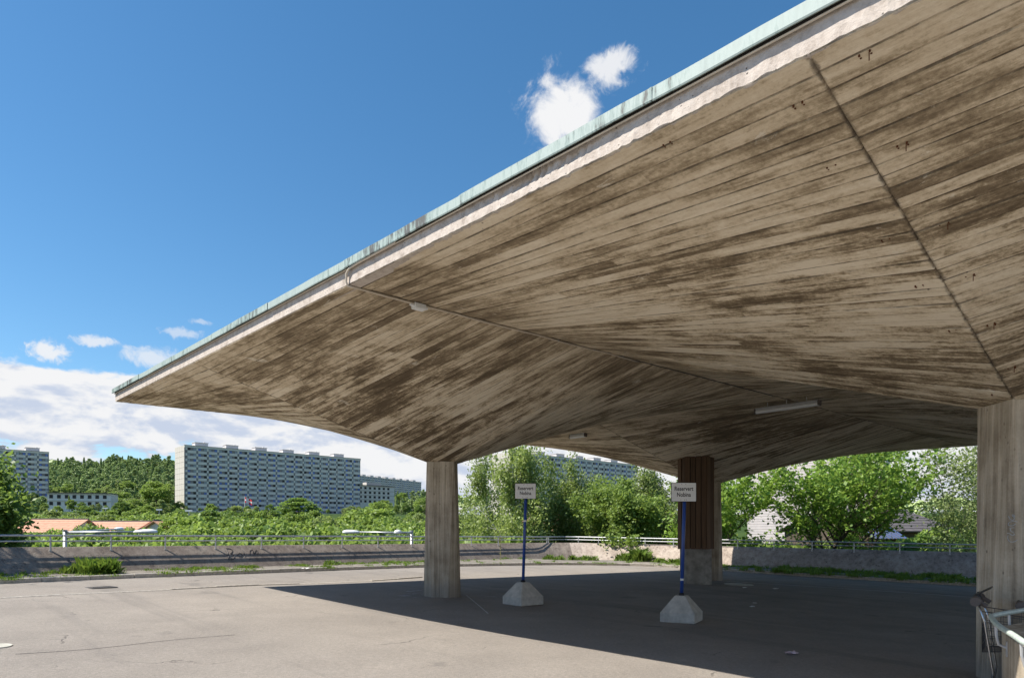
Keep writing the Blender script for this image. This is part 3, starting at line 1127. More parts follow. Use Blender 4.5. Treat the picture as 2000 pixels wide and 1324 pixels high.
UMB_LABEL = {
    (0, 0): 'left concrete umbrella with copper trimmed tip pointing left and a tapered column',
    (1, 0): 'nearest concrete umbrella overhead, its pale column at the right edge of the frame',
    (0, 1): 'shaded concrete umbrella behind, its column hidden by the wood clad pillar',
    (1, 1): 'dark concrete umbrella at the rear right behind the near column',
}
KIDS_SKIP = set()
NI, NJ = 2, 2
umb = {}
for (i, j), lab in UMB_LABEL.items():
    c = RP((i + .5) * S, VC[j])
    gz = ground(c.x, c.y)
    root = thing('concrete_umbrella', (c.x, c.y, gz), lab, 'concrete umbrella', 'umbrella shells of the bus station canopy')
    umb[(i, j)] = root
    shell(i, j, root)
    zt = edgez(c.x, c.y) - DEPTH * 0.92
    column_mesh(c.x, c.y, gz - 0.12, zt + 0.10, root)
    # roof deck on top
    mb = MB()
    e = 0.0
    cs = [RP(i * S + a * S, VB[j + b]) for a, b in ((0, 0), (1, 0), (1, 1), (0, 1))]
    V = [(p.x, p.y, edgez(p.x, p.y) + 0.19) for p in cs] + [(p.x, p.y, edgez(p.x, p.y) + 0.235) for p in cs]
    mb.add(V, [(3, 2, 1, 0), (4, 5, 6, 7), (0, 1, 5, 4), (1, 2, 6, 5), (2, 3, 7, 6), (3, 0, 4, 7)])
    mb.build('roof_deck', M['roofing'], root)


def edge_piece(i, j, side):
    """fascia, shadow gap and copper flashing along one outer side of umbrella (i,j)"""
    root = umb[(i, j)]
    if side == 'v0':
        P0, P1, out = (i * S, VB[j]), ((i + 1) * S, VB[j]), -UV_V
    elif side == 'v1':
        P0, P1, out = (i * S, VB[j + 1]), ((i + 1) * S, VB[j + 1]), UV_V
    elif side == 'u0':
        P0, P1, out = (i * S, VB[j]), (i * S, VB[j + 1]), -UV_U
    else:
        P0, P1, out = ((i + 1) * S, VB[j]), ((i + 1) * S, VB[j + 1]), UV_U
    d = UV_U if side[0] == 'v' else UV_V
    near = side == 'v0'
    SL = math.hypot(P1[0] - P0[0], P1[1] - P0[1])
    N = int(SL / (0.035 if near else 0.5))
    # fascia: outer face with rough lower arris
    V = []
    for k in range(N + 1):
        t = k / N
        uu = P0[0] + (P1[0] - P0[0]) * t
        vv = P0[1] + (P1[1] - P0[1]) * t
        s_ = uu if near else 0.0
        p = RP(uu, vv)
        z0 = edgez(p.x, p.y)
        rough = max(0.0, min(1.0, (s_ - 9.5) / 5.0)) if near else 0.0
        a1 = noise.noise(Vector((s_ * 2.3, 0.3, 1))) * 0.5 + noise.noise(Vector((s_ * 7.1, 2.3, 4)))
        a2 = noise.noise(Vector((s_ * 19.0, 5.3, 7)))
        lift = (0.002 + 0.011 * rough) * (0.5 * a1 + a2) if near else 0.0
        dent = (0.001 + 0.003 * rough) * a2 if near else 0.0
        # a spalled stretch high on the fascia
        sp = math.exp(-((s_ - 13.3) / 0.7) ** 2) * max(0.0, min(1.0, 0.6 + 1.5 * a2)) if near else 0.0
        prof = [(-0.14, -0.001 + 0.0), (-0.012, 0.0 + lift * 0.4), (0.0 + dent, 0.012 + max(lift, -0.008)), (dent * 1.2 - 0.004 * sp * abs(a1), 0.075 + 0.01 * a1 * sp),
                (dent * 0.8 - sp * 0.05 * (0.6 + a2), 0.135), (-0.03 * sp, 0.190), (-0.16, 0.190)]
        for (q, z) in prof:
            r_ = p + out * q
            V.append((r_.x, r_.y, z0 + z))
    m_ = 7
    Fc = [(k * m_ + q, k * m_ + q + 1, (k + 1) * m_ + q + 1, (k + 1) * m_ + q) for k in range(N) for q in range(m_ - 1)]
    Fc += [tuple(range(m_ - 1, -1, -1)), tuple(N * m_ + q for q in range(m_))]
    mb = MB(); mb.add(V, Fc)
    mb.build('fascia', M['fascia'], root)
    # solid near-black strip; recess shade below the flashing painted into its colour
    def pz(s_, q, z):
        uu = P0[0] + (P1[0] - P0[0]) * s_ / SL
        vv = P0[1] + (P1[1] - P0[1]) * s_ / SL
        p = RP(uu, vv) + out * q
        return Vector((p.x, p.y, edgez(p.x, p.y) + z))
    mb = MB()
    a, b = pz(0, 0.0, 0.2), pz(SL, 0.0, 0.2)
    X = (b - a).normalized()
    mb.box((pz(SL / 2, -0.01, 0.2125)), ((b - a).length, 0.05, 0.045), X=X, Y=out, Z=X.cross(out).normalized() if X.cross(out).z > 0 else -X.cross(out).normalized())
    mb.build('shadow_gap', M['gap'], root)
    mb = MB()
    mb.tube([pz(0.0, 0.022, 0.168), pz(SL, 0.022, 0.168)], 0.007, 6)
    if near:
        mb.build('cable', M['conduit'], root)
    # copper pieces
    n = 5
    L = SL / n
    for k in range(n):
        s0, s1 = k * L + 0.004, (k + 1) * L - 0.004
        if side == 'v0' and i == 0 and k == 0:
            s0 = -0.075
        jz = random.uniform(-0.006, 0.006)
        jo = random.uniform(-0.004, 0.004)
        mb = MB()
        prof = [(0.025, 0.190), (0.054, 0.176), (0.058, 0.186), (0.056, 0.270), (0.040, 0.279), (-0.20, 0.285)]
        V = []
        for s_ in np.linspace(s0, s1, 9):
            wob = 0.004 * noise.noise(Vector((s_ * 1.7 + i * 10, j * 5.0, 3.0)))
            for (q, z) in prof:
                V.append(pz(s_, q + jo + wob, z + jz + wob))
        V2 = [v for v in V]
        m_ = len(prof)
        Fc = [(a_ * m_ + q, a_ * m_ + q + 1, (a_ + 1) * m_ + q + 1, (a_ + 1) * m_ + q) for a_ in range(8) for q in range(m_ - 1)]
        Fc += [tuple(range(m_ - 1, -1, -1)), tuple(8 * m_ + q for q in range(m_))]
        mb.add(V2, Fc)
        # standing lap at the joint
        mb.box(pz(s1 + 0.0, 0.0575 + jo, 0.226 + jz), (0.022, 0.006, 0.086), X=d, Y=out)
        mb.build('copper_flashing', M['copper'], root)


for i in range(NI):
    edge_piece(i, 0, 'v0')
    edge_piece(i, NJ - 1, 'v1')
for j in range(NJ):
    edge_piece(0, j, 'u0')
    edge_piece(NI - 1, j, 'u1')

# conduit along the seam between the first two umbrellas
def pe(uu, q, z):
    p = RP(uu, 0) - UV_V * q
    return Vector((p.x, p.y, edgez(p.x, p.y) + z))


root = thing('conduit', pe(S, 0.0, 0.0), 'thin pale cable conduit running down the fascia and along the seam of the soffit', 'conduit')
pth = [pe(S + 1.0, 0.03, 0.172), pe(S + 0.25, 0.03, 0.170), pe(S + 0.06, 0.03, 0.16), pe(S + 0.0, 0.03, 0.12), pe(S - 0.01, 0.028, 0.03), pe(S, 0.012, -0.016)]
for vv in np.linspace(0.12, 5.3, 26):
    p = soffit(S - 1e-4, vv)
    sag = 0.012 + 0.010 * abs(math.sin(vv * 2.1))
    pth.append(p + Vector((0, 0, -sag)) + UV_U * 0.004 * math.sin(vv * 3))
mb = MB(); mb.tube(pth, 0.0125, 8); mb.build('pipe', M['conduit'], root, True)
mb = MB(); mb.tube([soffit(S - 1e-4, v_) + Vector((0, 0, -0.008)) for v_ in np.linspace(5.25, 9.9, 14)], 0.006, 6)
mb.build('thin_cable', M['wire'], root, True)
for vv in (0.9, 2.6, 3.4, 4.2, 4.9):
    p = soffit(S - 1e-4, vv)
    mb = MB(); mb.box(p + Vector((0, 0, -0.012)), (0.03, 0.02, 0.03), X=UV_U, Y=UV_V); mb.build('clip', M['galv'], root)

# junction box on the conduit
h_ = ray_soffit(818, 594)
bv = (RP(S, 0) * 0).x
k = (818 - CX) / F
p0 = RP(S, 0)
vv = (k * p0.y - p0.x) / (UV_V.x - k * UV_V.y)
pb = soffit(S - 1e-4, vv)
mb = MB(); mb.bbox(pb + Vector((0, 0, -0.045)), (0.15, 0.10, 0.07), 0.010, X=UV_V, Y=UV_U)
for s_ in (-1, 1):
    mb.tube([pb + UV_V * s_ * 0.075 + Vector((0, 0, -0.045)), pb + UV_V * s_ * 0.125 + Vector((0, 0, -0.04))], 0.018, 8)
o = mb.build('junction_box', M['lampw'])
rebase(o, pb); tag(o, 'small pale junction box on the conduit under the concrete roof', 'junction box')


def tube_lamp(pxa, pxb, label, on_seam):
    if on_seam:
        k = ((pxa[0] + pxb[0]) / 2 - CX) / F
        p0 = RP(S, 0)
        vv = (k * p0.y - p0.x) / (UV_V.x - k * UV_V.y)
        c = soffit(S - 1e-4, vv)
        vref = vv
    else:
        c, uu, vref = ray_soffit((pxa[0] + pxb[0]) / 2, (pxa[1] + pxb[1]) / 2)
    # ends along the u direction, from the pixel columns
    ends = []
    for px in (pxa[0], pxb[0]):
        k = (px - CX) / F
        s_ = (k * c.y - c.x) / (UV_U.x - k * UV_U.y)
        ends.append(c + UV_U * s_)
    a, b = ends
    zz = c.z - 0.03
    za = EYE + (HY - pxa[1]) / F * a.y
    zb = EYE + (HY - pxb[1]) / F * b.y
    zlim = c.z - 0.05
    zl = min((za + zb) / 2, zlim)
    a = Vector((a.x, a.y, zl)); b = Vector((b.x, b.y, zl))
    d = (b - a).normalized()
    L = (b - a).length
    cc = (a + b) / 2
    side = Vector((-d.y, d.x, 0))
    root = thing('fluorescent_lamp', c, label, 'ceiling lamp', 'fluorescent lamps under the canopy')
    mb = MB(); mb.bbox(cc + Vector((0, 0, 0.03)), (L * 0.96, 0.10, 0.05), 0.012, X=d, Y=side); mb.build('housing', M['galv'], root)
    mb = MB(); mb.bbox(cc + Vector((0, 0, -0.03)), (L * 0.97, 0.12, 0.075), 0.03, X=d, Y=side); mb.build('diffuser', M['lampw'], root)
    for s_ in (-1, 1):
        mb = MB(); mb.bbox(cc + d * s_ * (L * 0.488) + Vector((0, 0, -0.01)), (L * 0.022, 0.13, 0.11), 0.02, X=d, Y=side); mb.build('end_cap', M['brownplastic'], root)
    for s_ in (-0.3, 0.0, 0.3):
        q = cc + d * s_ * L
        r_ = q - C0
        zs = edgez(q.x, q.y) + hyp(r_.dot(UV_U), r_.dot(UV_V))
        mb = MB(); mb.tube([q + Vector((0, 0, 0.04)), Vector((q.x, q.y, max(zs + 0.01, q.z + 0.06)))], 0.008, 6); mb.build('hanger', M['galv'], root)
    return root


tube_lamp((1475, 801), (1602, 787), 'long white fluorescent lamp hung beneath the seam of the dark soffit', True)
tube_lamp((1114, 849), (1144, 845), 'small distant fluorescent lamp below the soffit left of the rear shell', False)

# rusty anchors left in the concrete
for q, (px, py, stem) in enumerate(((1625, 325, 0), (1690, 105, 1), (1763, 283, 1), (1845, 437, 1), (1731, 468, 0), (1895, 538, 1), (1796, 558, 0), (1861, 645, 0),
                                    (1936, 634, 1), (1976, 718, 1), (1944, 770, 0), (1304, 281, 0), (1560, 205, 0), (1845, 800, 0))):
    r_ = ray_soffit(px, py)
    if not r_:
        continue
    p, uu, vv = r_
    if vv > S:
        continue
    rt = umb[(min(int(uu // S), 1), 0)]
    for a in (-1, 1):
        for b in (-1, 1):
            c = p + UV_U * a * 0.028 + UV_V * b * 0.012 + Vector((0, 0, -0.004))
            mb = MB()
            mb.tube([c + Vector((0, 0, 0.03)), c + Vector((0, 0, -0.006))], 0.006, 6)
            mb.build('anchor_bolt', M['rust'], rt)
    if stem:
        mb = MB()
        mb.tube([p + UV_U * 0.02 + Vector((0, 0, 0.02)), p + UV_U * 0.02 + Vector((0, 0, -0.05))], 0.003, 5)
        mb.build('anchor_rod', M['rust'], rt)

# ------------------------------------------------------------------ timber clad pillar in front of the rear column
ctr = gpt(1359, 1138.5)
cp = Vector((ctr.x, ctr.y, 0))
cp_top = None
root = thing('clad_pillar', (cp.x, cp.y, ground(cp.x, cp.y)), 'octagonal pillar clad in dark brown vertical boards above a grey concrete plinth', 'pillar')


PROT = math.radians(-13)


def octo(half, cut, z, c=None):
    e1 = (UV_U - UV_V).normalized(); e2 = (UV_U + UV_V).normalized()
    cr_, sr_ = math.cos(PROT), math.sin(PROT)
    e1, e2 = (Vector((v_.x * cr_ - v_.y * sr_, v_.x * sr_ + v_.y * cr_, 0)) for v_ in (e1, e2))
    c = c or cp
    out = []
    for ex, ey in ((e1, e2), (e2, -e1), (-e1, -e2), (-e2, e1)):
        out.append(Vector((c.x, c.y, z)) + ex * half - ey * (half - cut))
        out.append(Vector((c.x, c.y, z)) + ex * half + ey * (half - cut))
    return out


zg = ground(cp.x, cp.y)
zsplit = EYE - (1071 - HY) / F * cp.y
V = octo(0.455, 0.185, zg - 0.1) + octo(0.455, 0.185, zsplit + 0.04)
mb = MB(); mb.add(V, [tuple(range(7, -1, -1)), tuple(range(8, 16))] + [(q, (q + 1) % 8, 8 + (q + 1) % 8, 8 + q) for q in range(8)])
mb.build('plinth', M['plinth'], root)
ring = octo(0.505, 0.20, 0.0)
for s_ in range(8):
    a, b = ring[s_], ring[(s_ + 1) % 8]
    L = (b - a).length
    n = max(2, int(round(L / 0.155)))
    d = (b - a).normalized()
    out = Vector((d.y, -d.x, 0))
    if out.dot(a - Vector((cp.x, cp.y, 0))) < 0:
        out = -out
    for k in range(n):
        c = a + d * (L * (k + .5) / n)
        rr = c - C0
        zt = edgez(c.x, c.y) + hyp(rr.dot(UV_U), rr.dot(UV_V)) + 0.02
        zb = zsplit + random.uniform(-0.005, 0.005)
        w_ = L / n
        mb = MB()
        lift = 0.0 if k % 2 else 0.022
        mb.bbox(Vector((c.x, c.y, (zb + zt) / 2)) - out * (0.018 - lift), (zt - zb, w_ * (0.86 if k % 2 else 0.94), 0.028), 0.004, X=Vector((0, 0, 1)), Y=d, Z=out)
        mb.build('board', M['wood'], root)
# dark core behind the boards
V = octo(0.465, 0.185, zsplit + 0.02) + [Vector((p.x, p.y, EYE + 2.1)) for p in octo(0.465, 0.185, 0)]
for q in range(8):
    p = V[8 + q]
    rr = p - C0
    p.z = edgez(p.x, p.y) + hyp(rr.dot(UV_U), rr.dot(UV_V)) + 0.03
mb = MB(); mb.add(V, [tuple(range(7, -1, -1)), tuple(range(8, 16))] + [(q, (q + 1) % 8, 8 + (q + 1) % 8, 8 + q) for q in range(8)])
mb.build('inner_frame', M['gap'], root)

# ------------------------------------------------------------------ the two reserved-bay signs
def text_mesh(body, size, name, mat, parent, loc, X, Zup, N):
    cu = bpy.data.curves.new(name, 'FONT')
    cu.body = body
    cu.size = size
    cu.align_x = 'CENTER'
    cu.align_y = 'CENTER'
    cu.offset = size * 0.016
    cu.extrude = 0.0006
    cu.resolution_u = 3
    ob = bpy.data.objects.new(name, cu)
    COL.objects.link(ob)
    dg = bpy.context.evaluated_depsgraph_get()
    me = bpy.data.meshes.new_from_object(ob.evaluated_get(dg))
    bpy.data.objects.remove(ob)
    org = ORG.get(parent.name, Vector((0, 0, 0)))
    for v in me.vertices:
        p = Vector(loc) + X * (v.co.x * 0.80) + Zup * v.co.y + N * v.co.z - org
        v.co = p
    me.materials.clear()
    me.materials.append(mat)
    o = bpy.data.objects.new(name, me)
    COL.objects.link(o)
    o.parent = parent
    return o


def bay_sign(basepx, toppx, rot, panel, lab, mark, tilt_px, topw, zz_top):
    b = gpt(*basepx)
    zg = b.z
    D = b.y
    root = thing('reserved_sign', b, lab, 'sign', 'reserved bay signs on concrete footings')
    # footing: square skirt and a pyramid
    c, s = math.cos(rot), math.sin(rot)
    X = Vector((c, s, 0)); Y = Vector((-s, c, 0))
    hw = 0.295
    zs, zt, tw = 0.17, 0.45, 0.10
    V = []
    for (h, z) in ((hw - 0.02, 0.0), (hw, 0.012), (hw, zs), (hw - 0.012, zs + 0.012), (tw, zt - 0.008), (tw - 0.012, zt)):
        for (a, d_) in ((-1, -1), (1, -1), (1, 1), (-1, 1)):
            # chipped corners: tiny chamfers
            for q in (0, 1):
                ch = 0.012
                if (a, d_) in ((-1, -1), (1, 1)):
                    da, dd = ((0, -a * 0 + ch * -d_), (ch * -a, 0))[q] if (a, d_) == (-1, -1) else ((0, -ch), (-ch, 0))[q]
                    if (a, d_) == (-1, -1):
                        da, dd = ((0, ch), (ch, 0))[q]
                else:
                    if (a, d_) == (1, -1):
                        da, dd = ((-ch, 0), (0, ch))[q]
                    else:
                        da, dd = ((ch, 0), (0, -ch))[q]
                V.append(b + X * (a * h + da) + Y * (d_ * h + dd) + Vector((0, 0, z)))
    Fc = []
    for k in range(5):
        for q in range(8):
            q2 = (q + 1) % 8
            Fc.append((k * 8 + q, k * 8 + q2, (k + 1) * 8 + q2, (k + 1) * 8 + q))
    Fc += [tuple(range(7, -1, -1)), tuple(40 + q for q in range(8))]
    mb = MB(); mb.add(V, Fc); mb.build('footing', M['footing'], root)
    base = b + Vector((0, 0, zt))
    # pole leans slightly
    p_low = Vector((b.x, D, zg + zt - 0.05))
    xt = (toppx[0] - CX) / F * D
    ztp = EYE + (HY - toppx[1]) / F * D
    p_top = Vector((xt, D, ztp - 0.03))
    mb = MB(); mb.tube([base + Vector((0, 0, -0.01)), base + Vector((0, 0, 0.03)), base + Vector((0, 0, 0.045))], [0.052, 0.047, 0.032], 12); mb.build('collar', M['black'], root)
    mb = MB(); mb.tube([p_low, p_low.lerp(p_top, 0.5), p_top], 0.030, 14); pole = mb.build('pole', M['blue'], root, True)
    if mark:
        q = p_low.lerp(p_top, mark)
        ax = (p_top - p_low).normalized()
        mb = MB(); mb.tube([q - ax * 0.018, q + ax * 0.018], 0.0325, 14); mb.build('tape_band', M['tape'], pole)
    # panel
    x0, y0, x1, y1 = panel
    cxp, cyp = (x0 + x1) / 2, (y0 + y1) / 2
    Dp = D - 0.045
    pc = Vector(((cxp - CX) / F * Dp, Dp, EYE + (HY - cyp) / F * Dp))
    yaw = tilt_px
    PX_ = Vector((math.cos(yaw), math.sin(yaw), 0)); PN = Vector((math.sin(yaw), -math.cos(yaw), 0))
    wd, ht = (x1 - x0) / F * Dp, (y1 - y0) / F * Dp
    Z = Vector((0, 0, 1))
    mb = MB(); mb.bbox(pc, (wd, 0.012, ht), 0.003, X=PX_, Y=PN, Z=Z); pn = mb.build('sign_panel', M['black'], root)
    mb = MB(); mb.box(pc + PN * 0.0075, (wd - 0.014, 0.003, ht - 0.014), X=PX_, Y=PN, Z=Z); mb.build('sign_face', M['signwhite'], pn)
    text_mesh('Reservert', ht * 0.31, 'lettering', M['black'], pn, pc + PN * 0.0095 + Z * ht * 0.17, PX_, Z, PN)
    text_mesh('Nobina', ht * 0.31, 'lettering', M['black'], pn, pc + PN * 0.0095 - Z * ht * 0.14, PX_, Z, PN)
    for (fx, fz) in ((-0.08, 0.41), (0.08, 0.41), (-0.12, -0.40), (0.03, -0.40), (0.1, -0.40)):
        q = pc + PX_ * fx * wd + Z * fz * ht
        mb = MB(); mb.tube([q + PN * 0.007, q + PN * 0.012], 0.0055, 8); mb.build('rivet', M['rust'], pn)
    return root


bay_sign((1021.5, 1180), (1027.5, 950), math.radians(-51), (1005.5, 943.5, 1047, 974), 'left reserved sign on blue pole, in front of the birch', 0.66, 0.0, 20, 0)
bay_sign((1331, 1213), (1337.5, 950), math.radians(-28), (1310.5, 942, 1360, 979.5), 'right reserved sign on blue pole, in front of the brown clad pillar', 0.17, 0.03, 20, 0)

# ------------------------------------------------------------------ parapet with tube handrail and shopping trolleys, lower right
path2 = [(5.75, 7.2), (5.2, 6.80), (4.81, 6.47), (4.45, 6.22), (4.18, 6.0), (4.04, 5.78), (3.90, 5.55), (3.74, 5.25), (3.61, 4.98), (3.50, 4.76), (3.41, 4.58), (3.22, 4.1), (3.08, 3.6)]
P2 = smooth_line([Vector((x, y, 0)) for x, y in path2], 0.09)
ZR = EYE - 0.735
root = thing('handrail', (4.04, 5.8, ZR), 'thick pale mint tube handrail curving over a low concrete parapet', 'handrail')
mb = MB(); mb.tube([Vector((p.x, p.y, ZR)) for p in P2], 0.0215, 14); mb.build('tube', M['galvpaint'], root, True)


def off_path(P, o_):
    out = []
    for i, p in enumerate(P):
        d = (P[min(i + 1, len(P) - 1)] - P[max(i - 1, 0)]).normalized()
        n_ = Vector((-d.y, d.x, 0))                         # right-hand side points towards +x here
        out.append(p + n_ * o_)
    return out


sgn = 1 if (off_path(P2, 0.1)[len(P2) // 2] - P2[len(P2) // 2]).x > 0 else -1
outer = off_path(P2, 0.075 * sgn)
inner = off_path(P2, 0.225 * sgn)
mb = MB()
V = []
ZW = ZR - 0.085
for a, b in zip(outer, inner):
    ga = ground(a.x, a.y) - 0.1
    V += [(a.x, a.y, ga), (a.x, a.y, ZW - 0.012), (a.x + (b.x - a.x) * .08, a.y + (b.y - a.y) * .08, ZW), (b.x, b.y, ZW), (b.x, b.y, ga)]
n = len(outer)
Fc = [(i * 5 + k, i * 5 + k + 1, (i + 1) * 5 + k + 1, (i + 1) * 5 + k) for i in range(n - 1) for k in range(4)]
Fc += [(4, 3, 2, 1, 0), tuple((n - 1) * 5 + k for k in range(5))]
mb.add(V, Fc)
o = mb.build('parapet', M['column'])
rebase(o, (outer[n // 2].x, outer[n // 2].y, 0)); tag(o, 'low curved board marked concrete parapet under the tube handrail', 'wall')
for k in range(6, len(P2) - 4, 11):
    p, a = P2[k], outer[k]
    d = (a - p).normalized()
    mb = MB()
    mb.tube([Vector((p.x, p.y, ZR - 0.015)), Vector((p.x, p.y, ZR - 0.10)) + d * 0.004, Vector((p.x, p.y, ZR - 0.17)) + d * 0.02, Vector((a.x, a.y, ZR - 0.19)) - d * 0.005], 0.011, 8)
    mb.box(Vector((a.x, a.y, ZR - 0.20)) - d * 0.004, (0.008, 0.05, 0.12), X=d, Y=Vector((-d.y, d.x, 0)))
    mb.build('bracket', M['galv'], root)


def trolley(loc, rot, label, seat):
    """shopping trolley; local x = travel direction (basket), origin on the ground under the handle"""
    root = thing('shopping_trolley', loc, label, 'shopping trolley', 'shopping trolleys parked by the column')
    c, s = math.cos(rot), math.sin(rot)
    B = Vector(loc)

    def P(x, y, z):
        return B + Vector((x * c - y * s, x * s + y * c, z))
    W = 0.25
    # handle with end blocks
    mb = MB(); mb.tube([P(-0.02, -W, 1.0), P(-0.02, W, 1.0)], 0.015, 10); hd = mb.build('handle', M['plastic'], root, True)
    mb = MB(); mb.tube([P(-0.02, -0.07, 1.0), P(-0.02, 0.05, 1.0)], 0.0165, 10); mb.build('red_sleeve', M['red'], hd, True)
    for y in (-1, 1):
        mb = MB()
        mb.tube([P(-0.02, y * (W - 0.01), 1.0), P(-0.02, y * (W + 0.085), 0.995)], [0.048, 0.044], 14)
        mb.tube([P(-0.02, y * W, 1.01), P(0.07, y * W, 0.95)], 0.022, 8)
        mb.build('end_block', M['brownplastic'], root, False)
        # rear frame strut down to the wheels
        mb = MB(); mb.tube([P(0.0, y * W, 0.98), P(0.05, y * W, 0.80), P(0.12, y * W * 0.98, 0.30), P(0.10, y * W, 0.14)], 0.011, 8)
        mb.tube([P(0.10, y * W, 0.15), P(0.85, y * W * 0.72, 0.16)], 0.011, 8)
        mb.build('frame', M['chrome'], root, True)
        for x in (0.10, 0.82):
            mb = MB(); yy = y * W * (1 if x < 0.5 else 0.74)
            mb.tube([P(x, yy - 0.014, 0.055), P(x, yy + 0.014, 0.055)], 0.055, 14)
            mb.tube([P(x, yy, 0.06), P(x, yy, 0.16)], 0.012, 6)
            mb.build('castor', M['plastic'], root)
    # wire basket: two sides, front, floor
    def basket_pt(x, side_, z):
        t = (x - 0.03) / 0.82
        w_ = W * (1 - 0.28 * t) * (0.82 + 0.18 * (z - 0.45) / 0.45)
        return P(x, side_ * w_, z)
    top = lambda x: 0.90 - 0.10 * (x - 0.03)
    bot = lambda x: 0.50 + 0.10 * (x - 0.03)
    mb = MB()
    for y in (-1, 1):
        for x in np.linspace(0.03, 0.85, 12):
            mb.tube([basket_pt(x, y, bot(x)), basket_pt(x, y, top(x))], 0.0028, 5)
        for f in np.linspace(0, 1, 6):
            mb.tube([basket_pt(x, y, bot(x) * (1 - f) + top(x) * f) for x in (0.03, 0.44, 0.85)], 0.005 if f in (0, 1) else 0.0028, 5)
    for f in np.linspace(0, 1, 6):
        for x in (0.03, 0.85):
            z = bot(x) * (1 - f) + top(x) * f
            if x > 0.5 or f < 0.7:
                mb.tube([basket_pt(x, -1, z), basket_pt(x, 1, z)], 0.0035, 5)
    for q in np.linspace(-1, 1, 8):
        for x in (0.03, 0.85):
            mb.tube([basket_pt(x, q, bot(x)), basket_pt(x, q, top(x) - (0.12 if x < 0.5 else 0))], 0.0028, 5)
        mb.tube([basket_pt(0.03, q, bot(0.03)), basket_pt(0.85, q, bot(0.85))], 0.0028, 5)
    mb.build('basket', M['wire'], root)
    if seat:
        # raised child seat flap: thin dark plate leaning over the handle
        mb = MB()
        ax = (P(0.10, 0, 0.06) - P(0, 0, 0)).normalized()
        mb.bbox(P(0.02, 0.06, 1.075), (0.17, 0.30, 0.012), 0.004, X=ax, Y=(P(0, 1, 0) - P(0, 0, 0)).normalized(), Z=ax.cross((P(0, 1, 0) - P(0, 0, 0)).normalized()))
        mb.build('seat_flap', M['plastic'], root)
        for y in (-0.07, 0.19):
            mb = MB(); mb.tube([P(-0.01, y, 1.0), P(-0.03, y, 1.06)], 0.013, 8); mb.build('flap_arm', M['plastic'], root)
    return root


tl = Vector((4.73, 6.95, 0)); tl.z = ground(tl.x, tl.y) - 0.10
trolley(tl, math.radians(-38), 'front shopping trolley with grey handle blocks and raised dark flap', True)
t2 = Vector((5.13, 6.92, 0)); t2.z = ground(t2.x, t2.y) - 0.12
trolley(t2, math.radians(-34), 'second shopping trolley, wire basket half hidden behind the handrail', False)

# scrawl on the near column: thin raised strokes of marker on its left-facing side
cN = RP(1.5 * S, .5 * S)
def on_col_face(px, py):
    """hit with the front face plane of the near column"""
    e1 = (UV_U - UV_V).normalized()
    zb, zt = ground(cN.x, cN.y) - 0.12, edgez(cN.x, cN.y) - DEPTH * 0.92 + 0.10
    best = None
    for ex in (e1, -e1, (UV_U + UV_V).normalized(), -(UV_U + UV_V).normalized(), -UV_V):
        D = cN.y
        for _ in range(40):
            q = pt(px, py, D)
            t = (q.z - zb) / (zt - zb)
            th = RC / math.sqrt(2)
            hw = 0.385 + (th - 0.385) * t
            cu = 0.206 + (0.006 - 0.206) * t
            dist = hw if ex is not UV_V and abs(ex.dot(UV_V)) < 0.99 else (hw * math.sqrt(2) - cu / math.sqrt(2))
            num = (Vector((cN.x, cN.y, 0)) + ex * dist).dot(ex)
            den = Vector(((px - CX) / F, 1, 0)).dot(ex)
            D = num / den if abs(den) > 1e-3 else D
        if den < 0 and (best is None or D > best[1]):
            best = (pt(px, py, D - 0.004), D)
    return best[0] if best else None


strokes = [[(.40, .27), (.43, .32), (.52, .355), (.60, .345), (.62, .30), (.55, .27), (.53, .25), (.60, .25), (.65, .29)],
           [(.74, .39), (.66, .37), (.52, .38), (.42, .40), (.38, .44), (.44, .46), (.56, .46), (.66, .43), (.69, .42)],
           [(.42, .52), (.55, .50), (.66, .50)], [(.48, .515), (.47, .55), (.52, .58), (.62, .585)],
           [(.34, .61), (.42, .61), (.52, .645), (.60, .645), (.63, .63), (.59, .61)],
           [(.38, .65), (.36, .70), (.42, .76), (.52, .78), (.64, .77), (.72, .745), (.76, .72)]]
mb = MB()
for st in strokes:
    P_ = []
    for (fx, fy) in st:
        q = on_col_face(1950 + fx * 50, 980 + fy * 100)
        if q:
            P_.append(q)
    if len(P_) > 2:
        mb.tube(smooth_line(P_, 0.008), 0.0028, 4)
mb.build('marker_scrawl', M['scrawl'], umb[(1, 0)])

# marker scrawl on the left wall
def on_wall(px, py):
    k = (px - CX) / F
    lo, hi = 8.0, 45.0
    D = lo
    while D < hi:
        q = pt(px, py, D)
        r_ = Vector((q.x, q.y, 0)) - cK
        n_d = -r_.dot(nL)                                  # depth behind base line
        s_ = r_.dot(dL)
        p = cK + dL * s_
        gz = ground(p.x, p.y)
        h = wall_h(0, p) - gz
        if n_d > 0:
            t = n_d / (h * 1.0)
            zz = gz + h * np.interp(t, [0, .30, .66, 1.0], [0.02, .34, .70, 1.0])
            if q.z <= zz:
                return q + nL * 0.008 + Vector((0, 0, 0.008))
        D += 0.01
    return None


